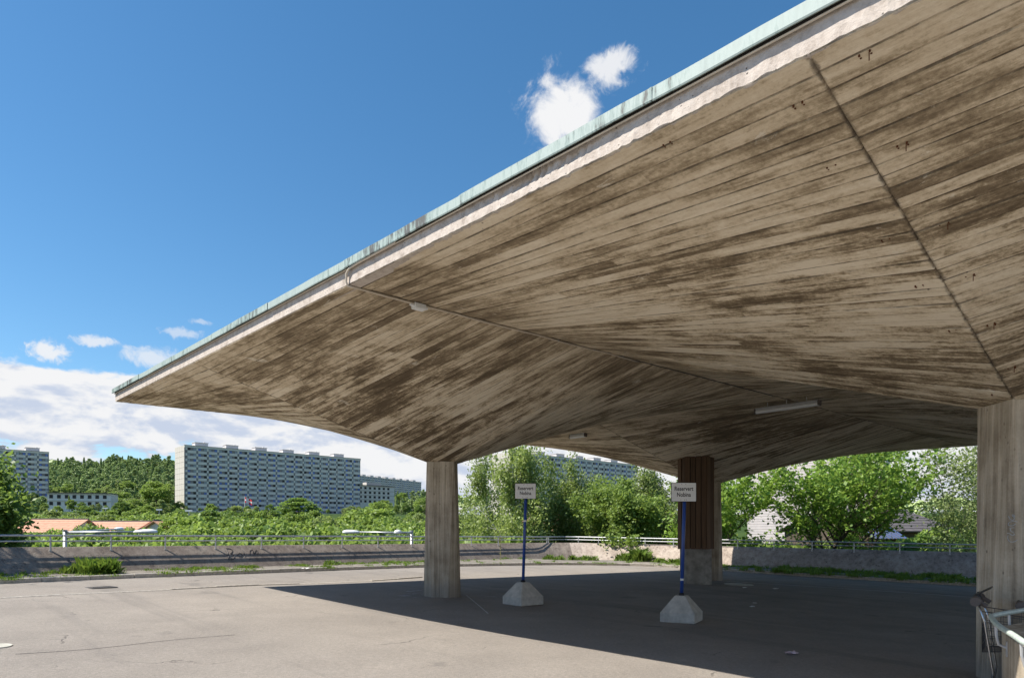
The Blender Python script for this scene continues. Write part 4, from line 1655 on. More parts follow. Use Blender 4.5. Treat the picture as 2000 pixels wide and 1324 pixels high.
mb = MB()
Bst = [[(441, 1071.5), (444, 1078), (446, 1088), (447.5, 1095)], [(441, 1071), (449, 1071.5), (454, 1075), (453, 1079), (449, 1081), (455, 1083), (458, 1088), (455, 1092), (448, 1093)],
       [(463, 1085), (466, 1081), (470, 1080), (473, 1084), (471, 1087), (465, 1087)], [(473, 1074), (476, 1080), (478, 1088)],
       [(488, 1084), (488, 1077), (491, 1073), (494, 1076), (495, 1083)], [(497, 1083), (498, 1077), (501, 1074), (503, 1078), (503, 1083)]]
for st in Bst:
    P_ = [q for q in (on_wall(*s_) for s_ in st) if q]
    if len(P_) > 1:
        mb.tube(smooth_line(P_, 0.05), 0.008, 4)
left_wall = [o for o in COL.objects if o.name == 'retaining_wall'][0]
o = mb.build('marker_scrawl', M['black'], left_wall)

# ------------------------------------------------------------------ bits on the ground
def disc(px, py, r, mat, name, label, cat, h=0.012):
    b = gpt(px, py)
    mb = MB()
    N = 28
    V = [b + Vector((r * math.cos(2 * math.pi * k / N), r * math.sin(2 * math.pi * k / N), 0.002)) for k in range(N)]
    V = [Vector((v.x, v.y, ground(v.x, v.y))) for v in V]
    V2 = [v + Vector((0, 0, h)) for v in V]
    V3 = [b + (v - b) * 0.9 + Vector((0, 0, h)) for v in V]
    V4 = [b + (v - b) * 0.86 + Vector((0, 0, h - 0.006)) for v in V]
    mb.add(V + V2 + V3 + V4, [(k, (k + 1) % N, N + (k + 1) % N, N + k) for k in range(N)] + [(N + k, N + (k + 1) % N, 2 * N + (k + 1) % N, 2 * N + k) for k in range(N)] + [(2 * N + k, 2 * N + (k + 1) % N, 3 * N + (k + 1) % N, 3 * N + k) for k in range(N)] + [tuple(3 * N + k for k in range(N))])
    o = mb.build(name, mat)
    rebase(o, b); return tag(o, label, cat)


disc(1443, 1141, 0.42, M['palecover'], 'manhole_cover', 'pale round manhole cover right of the clad pillar', 'manhole cover')
disc(-8, 1262, 0.16, M['palecover'], 'manhole_cover', 'pale round cover at the left edge of the sunlit yard', 'manhole cover')
b = gpt(198, 1147)
root = thing('drain_grate', b, 'dark drain grate set in the asphalt near the left kerb', 'drain')
mb = MB()
for (dx_, dy_, sx_, sy_) in ((0, -.2, .5, .04), (0, .2, .5, .04), (-.23, 0, .04, .36), (.23, 0, .04, .36)):
    mb.box(b + dL * dx_ + nL * dy_ + Vector((0, 0, 0.006)), (sx_, sy_, 0.012), X=dL, Y=nL)
mb.build('frame', M['cast'], root)
mb = MB(); mb.box(b + Vector((0, 0, 0.002)), (.42, .36, 0.004), X=dL, Y=nL); mb.build('pit', M['black'], root)
for k in range(7):
    mb = MB(); mb.box(b + dL * (-.18 + .06 * k) + Vector((0, 0, 0.008)), (.02, .36, 0.008), X=dL, Y=nL); mb.build('bar', M['cast'], root)


def crumple(px, py, size, mat, name, label, cat, seed, zoff=0.0):
    b = gpt(px, py)
    b.z += zoff
    rng = random.Random(seed)
    n = 5
    V = []
    for a in range(n):
        for c in range(n):
            x = (a / (n - 1) - .5) * size * (1 + rng.uniform(-.2, .2))
            y = (c / (n - 1) - .5) * size * .8 * (1 + rng.uniform(-.2, .2))
            V.append(b + Vector((x, y, 0.006 + rng.random() * size * 0.22)))
    mb = MB(); mb.add(V, [(a * n + c, a * n + c + 1, (a + 1) * n + c + 1, (a + 1) * n + c) for a in range(n - 1) for c in range(n - 1)])
    o = mb.build(name, mat)
    m = o.modifiers.new('thickness', 'SOLIDIFY'); m.thickness = 0.0015
    rebase(o, b); return tag(o, label, cat)


crumple(1546, 1277, 0.15, M['litterpink'], 'paper_scrap', 'crumpled pink paper scrap on the shaded asphalt', 'litter', 1)
crumple(1469, 1185, 0.09, M['litter'], 'paper_scrap', 'small white paper scrap on the asphalt right of the sign footing', 'litter', 2)
crumple(1474, 1178, 0.07, M['litter'], 'paper_scrap', 'tiny white scrap just beyond the white paper scrap', 'litter', 3)
crumple(1862, 1141, 0.22, M['litter'], 'crisp_bag', 'pale blue white wrapper against the right kerb', 'litter', 4)
crumple(1885, 1135, 0.30, M['litter'], 'plastic_bag', 'clear white plastic bag in the grass by the right kerb', 'litter', 5, 0.1)
crumple(597, 1118, 0.2, M['litter'], 'paper_scrap', 'white scrap lying on the left kerb in the sun', 'litter', 6, 0.1)
crumple(1588, 1126, 0.2, M['litter'], 'paper_scrap', 'flat white scrap on the road below the right kerb', 'litter', 7)
crumple(1455, 1148, 0.12, M['litter'], 'paper_scrap', 'small pale scrap between pillar and road line', 'litter', 8)
crumple(1515, 1150, 0.14, M['litter'], 'paper_scrap', 'pale scrap right of the manhole cover', 'litter', 9)
# pale spill by the left column
b = gpt(818, 1160)
mb = MB()
rng = random.Random(5)
for q in range(16):
    cx_, cy_ = b.x + rng.gauss(0, .22), b.y + rng.gauss(0, .35)
    r = rng.uniform(.03, .10)
    n = 9
    V = []
    for k in range(n):
        a = 2 * math.pi * k / n
        rr = r * rng.uniform(.6, 1.3)
        x, y = cx_ + rr * math.cos(a) * 1.6, cy_ + rr * math.sin(a)
        V.append((x, y, ground(x, y) + 0.004 + q * 0.0004))
    mb.add(V, [tuple(range(n))])
tag(mb.build('spill_stain', M['spill']), kind='structure', label='pale dried spill at the foot of the left column')

# ------------------------------------------------------------------ grass and weeds
def blades(centers, hs, spread, nper, mat, name, label, kind='stuff', wid=0.008, parent=None):
    out = []
    for (c, h) in zip(centers, hs):
        n = nper
        ang = RNG.uniform(0, 2 * math.pi, n)
        r = np.abs(RNG.normal(0, spread, n))
        x0 = c[0] + r * np.cos(ang); y0 = c[1] + r * np.sin(ang)
        lean = RNG.uniform(0.1, 0.75, n)
        la = RNG.uniform(0, 2 * math.pi, n)
        hh = h * RNG.uniform(0.4, 1.1, n) * np.exp(-(r / (spread * 2.2)) ** 2)
        ww = wid * RNG.uniform(0.6, 1.5, n)
        wa = RNG.uniform(0, math.pi, n)
        wx, wy = np.cos(wa) * ww, np.sin(wa) * ww
        mx = x0 + np.cos(la) * lean * hh * .35; my = y0 + np.sin(la) * lean * hh * .35
        tx = x0 + np.cos(la) * lean * hh; ty = y0 + np.sin(la) * lean * hh
        z0 = np.full(n, c[2])
        zm = z0 + hh * .6; zt = z0 + hh * (1 - lean * .3)
        q = np.stack([np.stack([x0 - wx, y0 - wy, z0], 1), np.stack([x0 + wx, y0 + wy, z0], 1), np.stack([mx + wx * .8, my + wy * .8, zm], 1), np.stack([tx, ty, zt], 1), ], 1)
        out.append(q.reshape(-1, 3))
    o = np_mesh(name, np.concatenate(out), 4, mat)
    if label:
        tag(o, label, None, None, kind)
        if kind != 'stuff' and kind != 'structure':
            pass
    return o


def verge_point(idx, f):
    idx = max(0.0, min(idx, len(KLV) - 1.001))
    i = int(idx)
    t = idx - i
    a = KLV[i][0].lerp(KLV[i + 1][0], t)
    b = KLV[i][1].lerp(KLV[i + 1][1], t)
    return a.lerp(b, f)


def idx_of_px(px):
    k = (px - CX) / F
    for i in range(len(KLV) - 1):
        a, b = KLV[i][0], KLV[i + 1][0]
        if a.y > 0.5 and b.y > 0.5:
            fa, fb = a.x / a.y - k, b.x / b.y - k
            if fa <= 0 < fb:
                return i + fa / (fa - fb)
    return 0.0


cs, hs = [], []
for px in np.linspace(-150, 1960, 760):
    i = idx_of_px(px)
    dens = 0.26 + 0.75 * noise.noise(Vector((px * 0.02, 1.7, 0)))
    if px > 1500:
        dens += 0.4
    if 900 < px < 1150:
        dens *= 0.5
    for _ in range(3):
        if random.random() < dens:
            f = random.choice([random.uniform(-.06, .12), random.uniform(.75, .98), random.uniform(.75, .98), random.uniform(.0, 1.0)])
            p = verge_point(i, f) + Vector((random.uniform(-.3, .3) * dL.x, random.uniform(-.3, .3) * dL.y, 0))
            cs.append(p)
            hs.append(random.uniform(.04, .13) if px < 1450 else random.uniform(.08, .26))
blades(cs, hs, 0.13, 34, M['grass'], 'grass', 'short green grass tufts along kerb and wall foot')
# weeds: broad leaf clumps
cs, hs = [], []
for (px, f, h, n) in ((170, .8, .25, 6), (1150, .9, .28, 12), (1185, .92, .45, 16), (1200, .95, .7, 14), (1165, .9, .3, 8), (1250, .9, .25, 10), (1290, .9, .3, 10), (1320, .6, .25, 8), (690, .9, .2, 6), (860, .2, .2, 4), (640, .1, .15, 4), (520, .8, .12, 5)):
    for _ in range(n):
        i = idx_of_px(px + random.uniform(-9, 9))
        cs.append(verge_point(i, f + random.uniform(-.12, .08)))
        hs.append(h * random.uniform(.6, 1.1))
o = blades(cs, hs, 0.14, 45, M['weed'], 'weeds', 'leafy weeds at the foot of the right wall', wid=0.028)
# big bright tuft by the left wall
i = idx_of_px(205)
cs, hs = [], []
for px in np.linspace(185, 240, 16):
    i = idx_of_px(px)
    for f in (.45, .65, .85):
        cs.append(verge_point(i, f)); hs.append(random.uniform(.30, .48))
o = blades(cs, hs, 0.12, 60, M['grass'], 'grass_tuft', None, wid=0.009)
tag(o, 'tall bright green grass tuft against the left wall', 'grass')
# dry stem near the corner
i = idx_of_px(1045)
p = verge_point(i, .75)
mb = MB(); mb.tube([p, p + Vector((0.01, 0, .5)), p + Vector((-.02, 0, 1.0))], [0.012, 0.009, 0.004], 6)
for k in range(26):
    z = .2 + .03 * k
    a = random.uniform(0, 6.28)
    q = p + Vector((0, 0, z))
    mb.tube([q, q + Vector((math.cos(a) * .08, math.sin(a) * .08, .05))], [0.010, 0.004], 4)
o = mb.build('dry_weed', M['straw']); rebase(o, p); tag(o, 'single tall dry yellow weed stalk by the wall, left of the corner', 'weed')

# ------------------------------------------------------------------ foliage
def leaf_quads(C, size, seed, up=0.4, aspect=1.5, droop=False, rng=None):
    rng = rng or np.random.default_rng(seed)
    n = len(C)
    nrm = rng.normal(0, 1, (n, 3))
    nrm[:, 2] = np.abs(nrm[:, 2]) + up
    nrm /= np.linalg.norm(nrm, axis=1, keepdims=True)
    t = rng.normal(0, 1, (n, 3))
    if droop:
        t = t * 0.35 + np.array([0, 0, -1.0])
    t -= nrm * (t * nrm).sum(1, keepdims=True)
    t /= np.linalg.norm(t, axis=1, keepdims=True)
    b = np.cross(nrm, t)
    s = size * rng.uniform(0.6, 1.25, (n, 1))
    L = t * s * aspect * .5
    W = b * s * .5
    q = np.stack([C - L, C + W - L * .1, C + L, C - W - L * .1], 1)
    return q.reshape(-1, 3)


def blob_crown(seed, R, Hh, nclump, nleaf, size, bottom=0.15, top_sharp=1.0, fill=0.5):
    """crown of leaf clumps; local z from 0 to Hh, radius R"""
    rng = np.random.default_rng(seed)
    cl, rr = [], []
    for k in range(nclump):
        while True:
            p = rng.uniform(-1, 1, 3)
            d = np.linalg.norm(p)
            if 0.35 < d < 1:
                break
        p = p / d * (d ** 0.45)
        z = (p[2] + 1) / 2
        wz = 1.0 if z < .5 else 1 - (z - .5) * (top_sharp - 1) * .8
        cl.append((p[0] * R * .82 * wz, p[1] * R * .82 * wz, z * Hh * .86 + .07 * Hh))
        rr.append(R * rng.uniform(.16, .34))
    cl = np.array(cl); rr = np.array(rr)
    idx = rng.choice(nclump, nleaf, p=rr ** 2 / (rr ** 2).sum())
    d = rng.normal(0, 1, (nleaf, 3)); d /= np.linalg.norm(d, axis=1, keepdims=True)
    d[:, 2] = np.where(d[:, 2] < -0.3, -d[:, 2], d[:, 2])
    rad = rr[idx][:, None] * rng.uniform(fill, 1.08, (nleaf, 1))
    C = cl[idx] + d * rad * np.array([1, 1, .75])
    return leaf_quads(C, size, seed + 1, rng=rng)


def conifer(seed, R, Hh, nleaf, size, pine=False):
    rng = np.random.default_rng(seed)
    C = []
    if pine:
        n = 16
        zs = rng.uniform(.45, 1, n) * Hh
        for k in range(n):
            a = rng.uniform(0, 6.28); r = R * rng.uniform(.1, .8) * (1.1 - abs(zs[k] / Hh - .65) * 1.6)
            m = nleaf // n
            d = rng.normal(0, 1, (m, 3)); d /= np.linalg.norm(d, axis=1, keepdims=True)
            C.append(np.array([r * math.cos(a), r * math.sin(a), zs[k]]) + d * R * rng.uniform(.25, .4) * np.array([1, 1, .6]))
        C = np.concatenate(C)
    else:
        z = rng.uniform(.06, 1, nleaf) ** 0.8
        tier = (z * 13) % 1.0
        r = R * (1 - z) * (0.55 + .5 * (1 - tier)) * np.sqrt(rng.uniform(.2, 1, nleaf)) + .12
        a = rng.uniform(0, 6.28, nleaf)
        C = np.stack([r * np.cos(a), r * np.sin(a), z * Hh], 1)
    return leaf_quads(C, size, seed + 3, up=.1, rng=rng)


def trunk_mb(h, r, seed=0, base=Vector((0, 0, 0))):
    mb = MB()
    mb.tube([base + Vector((0, 0, -.6)), base + Vector((.03 * h * .2, 0, h * .5)), base + Vector((0.02 * h, 0, h))], [r, r * .7, r * .3], 7)
    # a few limbs
    rng = random.Random(seed)
    for k in range(5):
        z = h * rng.uniform(.35, .8); a = rng.uniform(0, 6.28); L = h * rng.uniform(.2, .4)
        mb.tube([base + Vector((0, 0, z)), base + Vector((math.cos(a) * L * .6, math.sin(a) * L * .6, z + L * .5))], [r * .4, r * .12], 5)
    return mb


PROTO = {}


def proto(kind, idx):
    key = (kind, idx)
    if key in PROTO:
        return PROTO[key]
    seed = 1000 + 17 * idx + hash(kind) % 1 * 0
    if kind == 'broad':
        Vq = blob_crown(seed, 3.6, 7.4, 64, 7600, 0.27); m = M['leaf']; th, tr = 6.0, .22; dz = 1.6
    elif kind == 'dark':
        Vq = blob_crown(seed + 5, 3.8, 8.0, 50, 7000, 0.29); m = M['leafd']; th, tr = 6.0, .24; dz = 1.4
    elif kind == 'willow':
        Vq = blob_crown(seed + 9, 3.2, 8.4, 74, 8200, 0.24, fill=.3); m = M['leafy']; th, tr = 6.5, .18; dz = 1.2
    elif kind == 'spruce':
        Vq = conifer(seed, 2.6, 13.0, 2600, .55); m = M['pine']; th, tr = 12.0, .2; dz = 0.3
    elif kind == 'pine':
        Vq = conifer(seed + 2, 3.4, 13.0, 2600, .52, True); m = M['pine']; th, tr = 12.2, .2; dz = 0.2
    elif kind == 'shrub':
        Vq = blob_crown(seed + 14, 2.0, 2.8, 34, 4200, 0.19); m = M['leaf']; th, tr = 1.6, .08; dz = 0.1
    V_ = Vq.copy(); V_[:, 2] += dz
    crown = np_mesh('crown', V_, 4, m)
    tk = trunk_mb(th, tr, seed).build('trunk', M['bark'])
    COL.objects.unlink(crown); COL.objects.unlink(tk)
    ext = {'broad': 9.0, 'dark': 9.4, 'willow': 9.6, 'spruce': 13.3, 'pine': 13.6, 'shrub': 2.9}[kind]
    PROTO[key] = (crown.data, tk.data, ext)
    return PROTO[key]


def put_tree(kind, x, y, ztop, label, cat='tree', group=None, wscale=1.0, zb=None, name=None, nvar=4):
    idx = random.randrange(nvar)
    cm, tm, ext = proto(kind, idx)
    zb = terrain(x, y) if zb is None else zb
    h = max(ztop - zb, 2.0)
    s = h / ext
    nm = name or {'broad': 'broadleaf_tree', 'dark': 'broadleaf_tree', 'willow': 'pale_tree', 'spruce': 'spruce_tree', 'pine': 'pine_tree', 'shrub': 'shrub'}[kind]
    root = thing(nm, (x, y, zb), label, cat, group)
    root.rotation_euler = (0, 0, random.uniform(0, 6.28))
    root.scale = (s * wscale, s * wscale, s)
    for nm_, md in (('crown', cm), ('trunk', tm)):
        o = bpy.data.objects.new(nm_, md)
        COL.objects.link(o)
        o.parent = root
    return root


def zpx(py, D):
    return EYE + (HY - py) / F * D


# belt behind the left wall: (pixel x, top y, distance, kind)
BELT = []
rngB = random.Random(3)
# far row in front of the tower blocks
for px in range(70, 880, 24):
    D = rngB.uniform(235, 300)
    BELT.append((px + rngB.uniform(-8, 8), rngB.uniform(981, 996), D, rngB.choice(['willow', 'broad', 'dark', 'broad']), 1.0))
for px in range(90, 350, 24):
    D = rngB.uniform(180, 230)
    BELT.append((px + rngB.uniform(-6, 6), rngB.uniform(972, 992), D, rngB.choice(['broad', 'broad', 'willow', 'dark']), 1.0))
for px in range(-40, 860, 24):
    D = rngB.uniform(120, 165)
    low = px < 350
    BELT.append((px + rngB.uniform(-8, 8), rngB.uniform(992, 1006) if low else rngB.uniform(992, 1004), D, rngB.choice(['broad', 'willow', 'broad', 'dark']), 1.0))
for px in range(350, 880, 42):
    D = rngB.uniform(72, 95)
    BELT.append((px + rngB.uniform(-8, 8), rngB.uniform(1000, 1013), D, rngB.choice(['broad', 'willow', 'broad']), .95))
for px in range(350, 1340, 58):
    D = rngB.uniform(48, 58)
    BELT.append((px + rngB.uniform(-10, 10), rngB.uniform(1014, 1030), D, rngB.choice(['broad', 'broad', 'dark']), .9))
for px in range(40, 370, 20):
    D = rngB.uniform(100, 112)
    BELT.append((px + rngB.uniform(-6, 6), rngB.uniform(1001, 1012), D, rngB.choice(['broad', 'willow', 'broad', 'dark']), 1.15))
for px, ty in ((150, 1030), (178, 1022), (205, 1019), (232, 1027), (262, 1024), (290, 1031), (318, 1028), (100, 1033), (372, 1016), (345, 1035)):
    BELT.append((px, ty, rngB.uniform(60, 68), rngB.choice(['broad', 'willow', 'broad']), .75))
for px in range(-30, 360, 46):
    D = rngB.uniform(44, 54)
    BELT.append((px + rngB.uniform(-8, 8), rngB.uniform(1034, 1041), D, 'broad', .8))
for px in range(-60, 1000, 74):
    D = max(rngB.uniform(33, 40), 0)
    if px > 560:
        D = rngB.uniform(39, 44)
    BELT.append((px + rngB.uniform(-8, 8), rngB.uniform(1040, 1047), D, 'broad', .85))
ZONE = {
    'far': 'small broadleaf tree in the far green belt before the tower blocks',
    'mid': 'rounded broadleaf tree in the green belt between wall and tower blocks',
    'near': 'leafy tree top just beyond the wall railing at left',
}
for (px, ty, D, kd, ws) in BELT:
    zone = 'far' if D > 170 else ('mid' if D > 60 else 'near')
    g = {'far': 'far belt trees', 'mid': 'middle belt trees', 'near': 'near trees beyond the railing'}[zone]
    lab = ZONE[zone]
    if kd == 'willow':
        lab = lab.replace('broadleaf tree', 'pale willowy tree').replace('leafy tree', 'pale leafy tree'); g = 'pale ' + g
    if kd == 'dark':
        lab = lab.replace('broadleaf tree', 'dark green tree').replace('leafy tree', 'dark leafy tree'); g = 'dark ' + g
    where = next(t for lim, t in ((95, 'below the left edge tower block'), (190, 'below the low white building'), (270, 'below the middle of the wooded hill'), (345, 'below the right end of the wooded hill'), (430, 'below the left corner of the main tower'), (520, 'left of centre of the main tower'), (610, 'right of centre of the main tower'), (700, 'below the right end of the main tower'), (765, 'below the white four storey block'), (900, 'beside the left concrete column'), (1050, 'behind the left sign'), (1200, 'behind the wall corner'), (9999, 'behind the right wall')) if px < lim)
    short = lab.replace(' in the green belt between wall and tower blocks', ' in the middle belt').replace(' in the far green belt before the tower blocks', ' in the far belt').replace(' just beyond the wall railing at left', ' beyond the railing')
    put_tree(kd, (px - CX) / F * D, D, zpx(ty, D), short + ', ' + where, 'tree', g + ' ' + where, ws)
# rounded tree standing out of the belt
for (px, ty, D, kd, ws, lab) in ((583, 972, 200, 'dark', 1.9, 'big rounded dark green tree rising before the right half of the tower block'),
                                 (470, 985, 175, 'willow', 1.3, 'pale feathery tree in front of the tower block left of centre'),
                                 (412, 982, 215, 'broad', .9, 'slender yellow green tree before the left half of the tower block'),
                                 (305, 938, 330, 'broad', 1.1, 'big bright tree on the hillside left of the tower block'),
                                 (282, 985, 190, 'broad', 1.3, 'wide bright tree below the wooded hill'),
                                 (135, 968, 235, 'spruce', 1.1, 'dark spruce before the low white building'),
                                 (168, 988, 150, 'dark', 1.1, 'dense dark tree just above the orange roofs'),
                                 (690, 985, 180, 'willow', 1.1, 'pale tree at the right end of the tower block'),
                                 (740, 978, 190, 'broad', 1.3, 'bright tree below the white four storey block'),
                                 (725, 990, 110, 'broad', 1.3, 'bushy tree left of the concrete column')):
    put_tree(kd, (px - CX) / F * D, D, zpx(ty, D), lab, 'tree', None, ws)

# wooded hill at left: pines and spruces one by one
def hill_top(px):
    return np.interp(px, [40, 95, 140, 200, 220, 260, 300, 340, 380], [900, 902, 897, 900, 888, 893, 890, 897, 900])


cnt = 0
rngH = random.Random(8)
for D0, t_add, step in ((600, 0, 5.5), (575, 7, 6), (548, 14, 6.5), (520, 22, 7), (490, 31, 8), (460, 40, 8.5), (430, 49, 9), (400, 58, 10), (372, 67, 11), (345, 76, 12)):
    px = 60.0
    while px < 372:
        D = D0 + rngH.uniform(-14, 14)
        ty = hill_top(px) + t_add + rngH.uniform(-6, 7)
        kd = rngH.choice(['pine', 'pine', 'pine', 'pine', 'spruce']) if t_add < 45 else rngH.choice(['pine', 'spruce', 'broad', 'willow'])
        x = (px - CX) / F * D
        zt = zpx(ty, D)
        zb = zt - rngH.uniform(11, 15)
        lab = {'pine': 'pine on the wooded hill left of the tower block', 'spruce': 'dark narrow spruce on the wooded hill left of the tower block',
               'broad': 'rounded green tree on the lower slope of the wooded hill', 'willow': 'pale rounded tree on the lower slope of the wooded hill'}[kd]
        lab = lab.replace('on the', ('on the skyline of the', 'high on the', 'on the upper slope of the', 'halfway up the', 'halfway up the', 'on the lower slope of the', 'near the foot of the', 'at the foot of the')[min(7, int(t_add // 10))] , 1) if 'lower slope' not in lab else lab
        third = 'left part' if px < 165 else ('middle part' if px < 265 else 'right part')
        lab = lab.replace('wooded hill left of the tower block', 'wooded hill at left, ' + third) if 'left of the tower block' in lab else lab + ', ' + third
        put_tree(kd, x, D, zt, lab, 'tree', third + ' ' + lab.split(' of the')[0].split(' on the')[0] + ' ' + kd.replace('broad', 'green').replace('willow', 'pale') + ' trees on the hill', rngH.uniform(.85, 1.2), zb=zb, nvar=3)
        cnt += 1
        px += step * rngH.uniform(.8, 1.25)
# second wooded ridge right of the tower block
for D0, ty0, step in ((540, 957, 9), (480, 966, 10), (420, 976, 12)):
    px = 752.0
    while px < 872:
        D = D0 + rngH.uniform(-14, 14)
        ty = ty0 + rngH.uniform(-5, 6)
        kd = rngH.choice(['pine', 'spruce', 'broad'])
        zt = zpx(ty, D)
        put_tree(kd, (px - CX) / F * D, D, zt, {'pine': 'pine right of the white four storey block', 'spruce': 'narrow spruce right of the white four storey block', 'broad': 'round tree right of the white four storey block'}[kd], 'tree', kd + ' trees by the white block', 1.0, zb=zt - rngH.uniform(11, 14), nvar=3)
        px += step * rngH.uniform(.8, 1.25)


# far wooded ridge behind everything at right: one mass
def ridge(name, px0, px1, D, ty, seed, label):
    rng = np.random.default_rng(seed)
    n = 9000
    px = rng.uniform(px0, px1, n)
    DD = D + rng.uniform(-120, 120, n)
    zt = EYE + (HY - (ty + 5 * np.sin(px * .05) + 3 * np.sin(px * .23))) / F * DD
    z = zt - np.abs(rng.normal(0, 1, n)) * 14
    C = np.stack([(px - CX) / F * DD, DD, z], 1)
    o = np_mesh(name, leaf_quads(C, 5.0, seed, rng=rng), 4, M['pine'])
    tag(o, label, None, None, 'stuff')


ridge('distant_wood', 1560, 2300, 1500, 975, 4, 'distant wooded ridge seen through the trees at right')
ridge('distant_wood', 690, 1300, 1350, 965, 6, 'distant wooded ridge behind the tower blocks')
ridge('distant_wood', -500, 420, 900, 905, 9, 'distant wooded ridge behind the left hill')


# detailed near trees: skeleton with limbs and leaves on the twigs
def skeleton(seed, base, height, spread, levels=4, trunk_r=.2, splits=(5, 4, 4), rise=.55, first=.3, droop=0.0, blen=.6):
    rng = random.Random(seed)
    mb = MB()
    tips = []

    def grow(p, d, L, r, lev):
        n = 4
        P_ = [p]; R_ = [r]
        q = p
        dd = d.copy()
        for k in range(n):
            dd = (dd + Vector((rng.uniform(-.16, .16), rng.uniform(-.16, .16), rng.uniform(-.05, .14) - droop * lev * .08))).normalized()
            q = q + dd * (L / n)
            P_.append(q); R_.append(max(r * (1 - .17 * (k + 1)), .004))
        mb.tube(P_, R_, 7 if lev == 0 else (5 if lev < 3 else 3), cap=lev < 2)
        if lev >= levels - 1:
            for k in range(1, n + 1):
                tips.append((P_[k], dd))
            return
        m = splits[min(lev, len(splits) - 1)]
        for b in range(m):
            t = rng.uniform(first if lev == 0 else .25, 1.0)
            k = min(int(t * n), n - 1)
            s_ = P_[k].lerp(P_[k + 1], t * n - k)
            a = rng.uniform(0, 6.28)
            out = Vector((math.cos(a), math.sin(a), 0))
            nd = (dd * rise + out * spread * rng.uniform(.7, 1.2) + Vector((0, 0, .12 - droop * .25 * lev))).normalized()
            grow(s_, nd, L * (rng.uniform(.85, 1.15) * blen if lev == 0 else rng.uniform(.5, .72)), R_[k] * .5, lev + 1)
        grow(q, dd, L * (blen * .7 if lev == 0 else .5), R_[-1] * .9, lev + 1)
    grow(Vector(base), Vector((0, 0, 1)), height, trunk_r, 0)
    return mb, tips


def near_tree(name, label, px, D, zb, ytop, R_, seed, leafmat, barkmat, nleaf, lsize, cloud, trunk_r=.2, spread=.8, splits=(10, 5, 4), rise=.55, first=.3, droop=0.0, hang=0.0, blen=.42, levels=4):
    """tree at pixel column px and distance D, scaled so that its top reaches pixel row ytop and its crown radius R_"""
    base = Vector(((px - CX) / F * D, D, zb))
    root = thing(name, base, label, 'tree')
    mb, tips = skeleton(seed, (0, 0, 0), 7.0, spread, levels, trunk_r, splits, rise, first, droop, blen)
    T = np.array([list(t[0]) for t in tips])
    sz = (zpx(ytop, D) - zb - cloud * .8) / np.percentile(T[:, 2], 99)
    sr = (R_ - cloud * .6) / np.percentile(np.hypot(T[:, 0], T[:, 1]), 93)
    scl = np.array([sr, sr, sz])
    mb.V = [tuple(np.array(v) * (scl if v[2] > 1.0 else np.array([1, 1, sz])) + np.array(base)) for v in mb.V]
    mb.build('trunk', barkmat, root)
    T = T * scl
    rng = np.random.default_rng(seed + 50)
    idx = rng.integers(0, len(T), nleaf)
    C = T[idx] + rng.normal(0, cloud, (nleaf, 3)) * np.array([1, 1, .7])
    if hang > 0:
        C[:, 2] -= rng.uniform(0, 1, nleaf) ** 1.5 * hang
    o = np_mesh('crown', leaf_quads(C, lsize, seed + 7, up=.3, droop=droop > 0, rng=rng), 4, leafmat)
    o.parent = root
    return root


near_tree('leafy_tree', 'tall leafy tree beyond the left edge of the frame, its shade dappling the wall', -475, 17.8, -8.2, 320, 3.6, 21, M['leafd'], M['bark'], 60000, .12, .36, .26)
near_tree('leafy_tree', 'dark leafy tree at the left edge, in front of the grey tower block', -70, 24.0, -8.2, 900, 1.9, 24, M['leafd'], M['bark'], 50000, .13, .36, .22)
near_tree('birch_tree', 'tall pale birch with white trunk behind the left sign', 1018, 46, -7.8, 868, 3.0, 31, M['birch'], M['birchbark'], 44000, .125, .27, .15, .75, (14, 5, 4), .62, .35, .9, .9, .40)
near_tree('birch_tree', 'loose pale birch just right of the left column', 945, 50, -7.8, 872, 2.7, 33, M['birch'], M['birchbark'], 27000, .125, .25, .14, .72, (13, 5, 4), .62, .35, .9, 1.1, .36)
near_tree('birch_tree', 'birch with drooping twigs between the two signs', 1090, 48, -7.8, 893, 2.6, 35, M['birch'], M['birchbark'], 34000, .125, .27, .14, .75, (13, 5, 4), .6, .35, .9, .9, .36)
near_tree('broadleaf_tree', 'green tree with toothed outline left of the clad pillar', 1200, 44, -7.6, 940, 2.8, 41, M['leaf'], M['barkl'], 32000, .13, .26, .2)
near_tree('broadleaf_tree', 'green tree directly behind the clad pillar', 1300, 46, -7.6, 915, 3.0, 43, M['leafy'], M['barkl'], 30000, .125, .26, .2)
near_tree('maple_tree', 'wide maple with dark forked trunk behind the right railing', 1592, 40, -7.0, 862, 5.4, 52, M['maple'], M['bark'], 11500, .165, .17, .25, 1.0, (14, 5, 4), .45, .40, blen=.55)
near_tree('maple_tree', 'bright maple right of the clad pillar with dense low leaves', 1430, 38, -7.0, 900, 3.4, 55, M['maple'], M['bark'], 13000, .15, .19, .2, .95, (12, 5, 4), .5, .35)
near_tree('maple_tree', 'maple crown reaching up to the soffit left of the sparse tree', 1720, 41, -7.0, 850, 3.4, 57, M['maple'], M['bark'], 9000, .16, .17, .18, .8, (12, 5, 4), .5, .4)
near_tree('sparse_tree', 'thin tree with bare looking branches against the sky at right', 1845, 36, -6.5, 850, 2.5, 63, M['leafy'], M['bark'], 3800, .11, .22, .13, .8, (10, 4, 4), .6, .4)
near_tree('sparse_tree', 'second sparse tree beside the near column, partly hidden', 1950, 37, -6.5, 860, 2.6, 66, M['leafy'], M['bark'], 5000, .11, .22, .13, .8, (10, 4, 4), .6, .4)
rngB = random.Random(31)
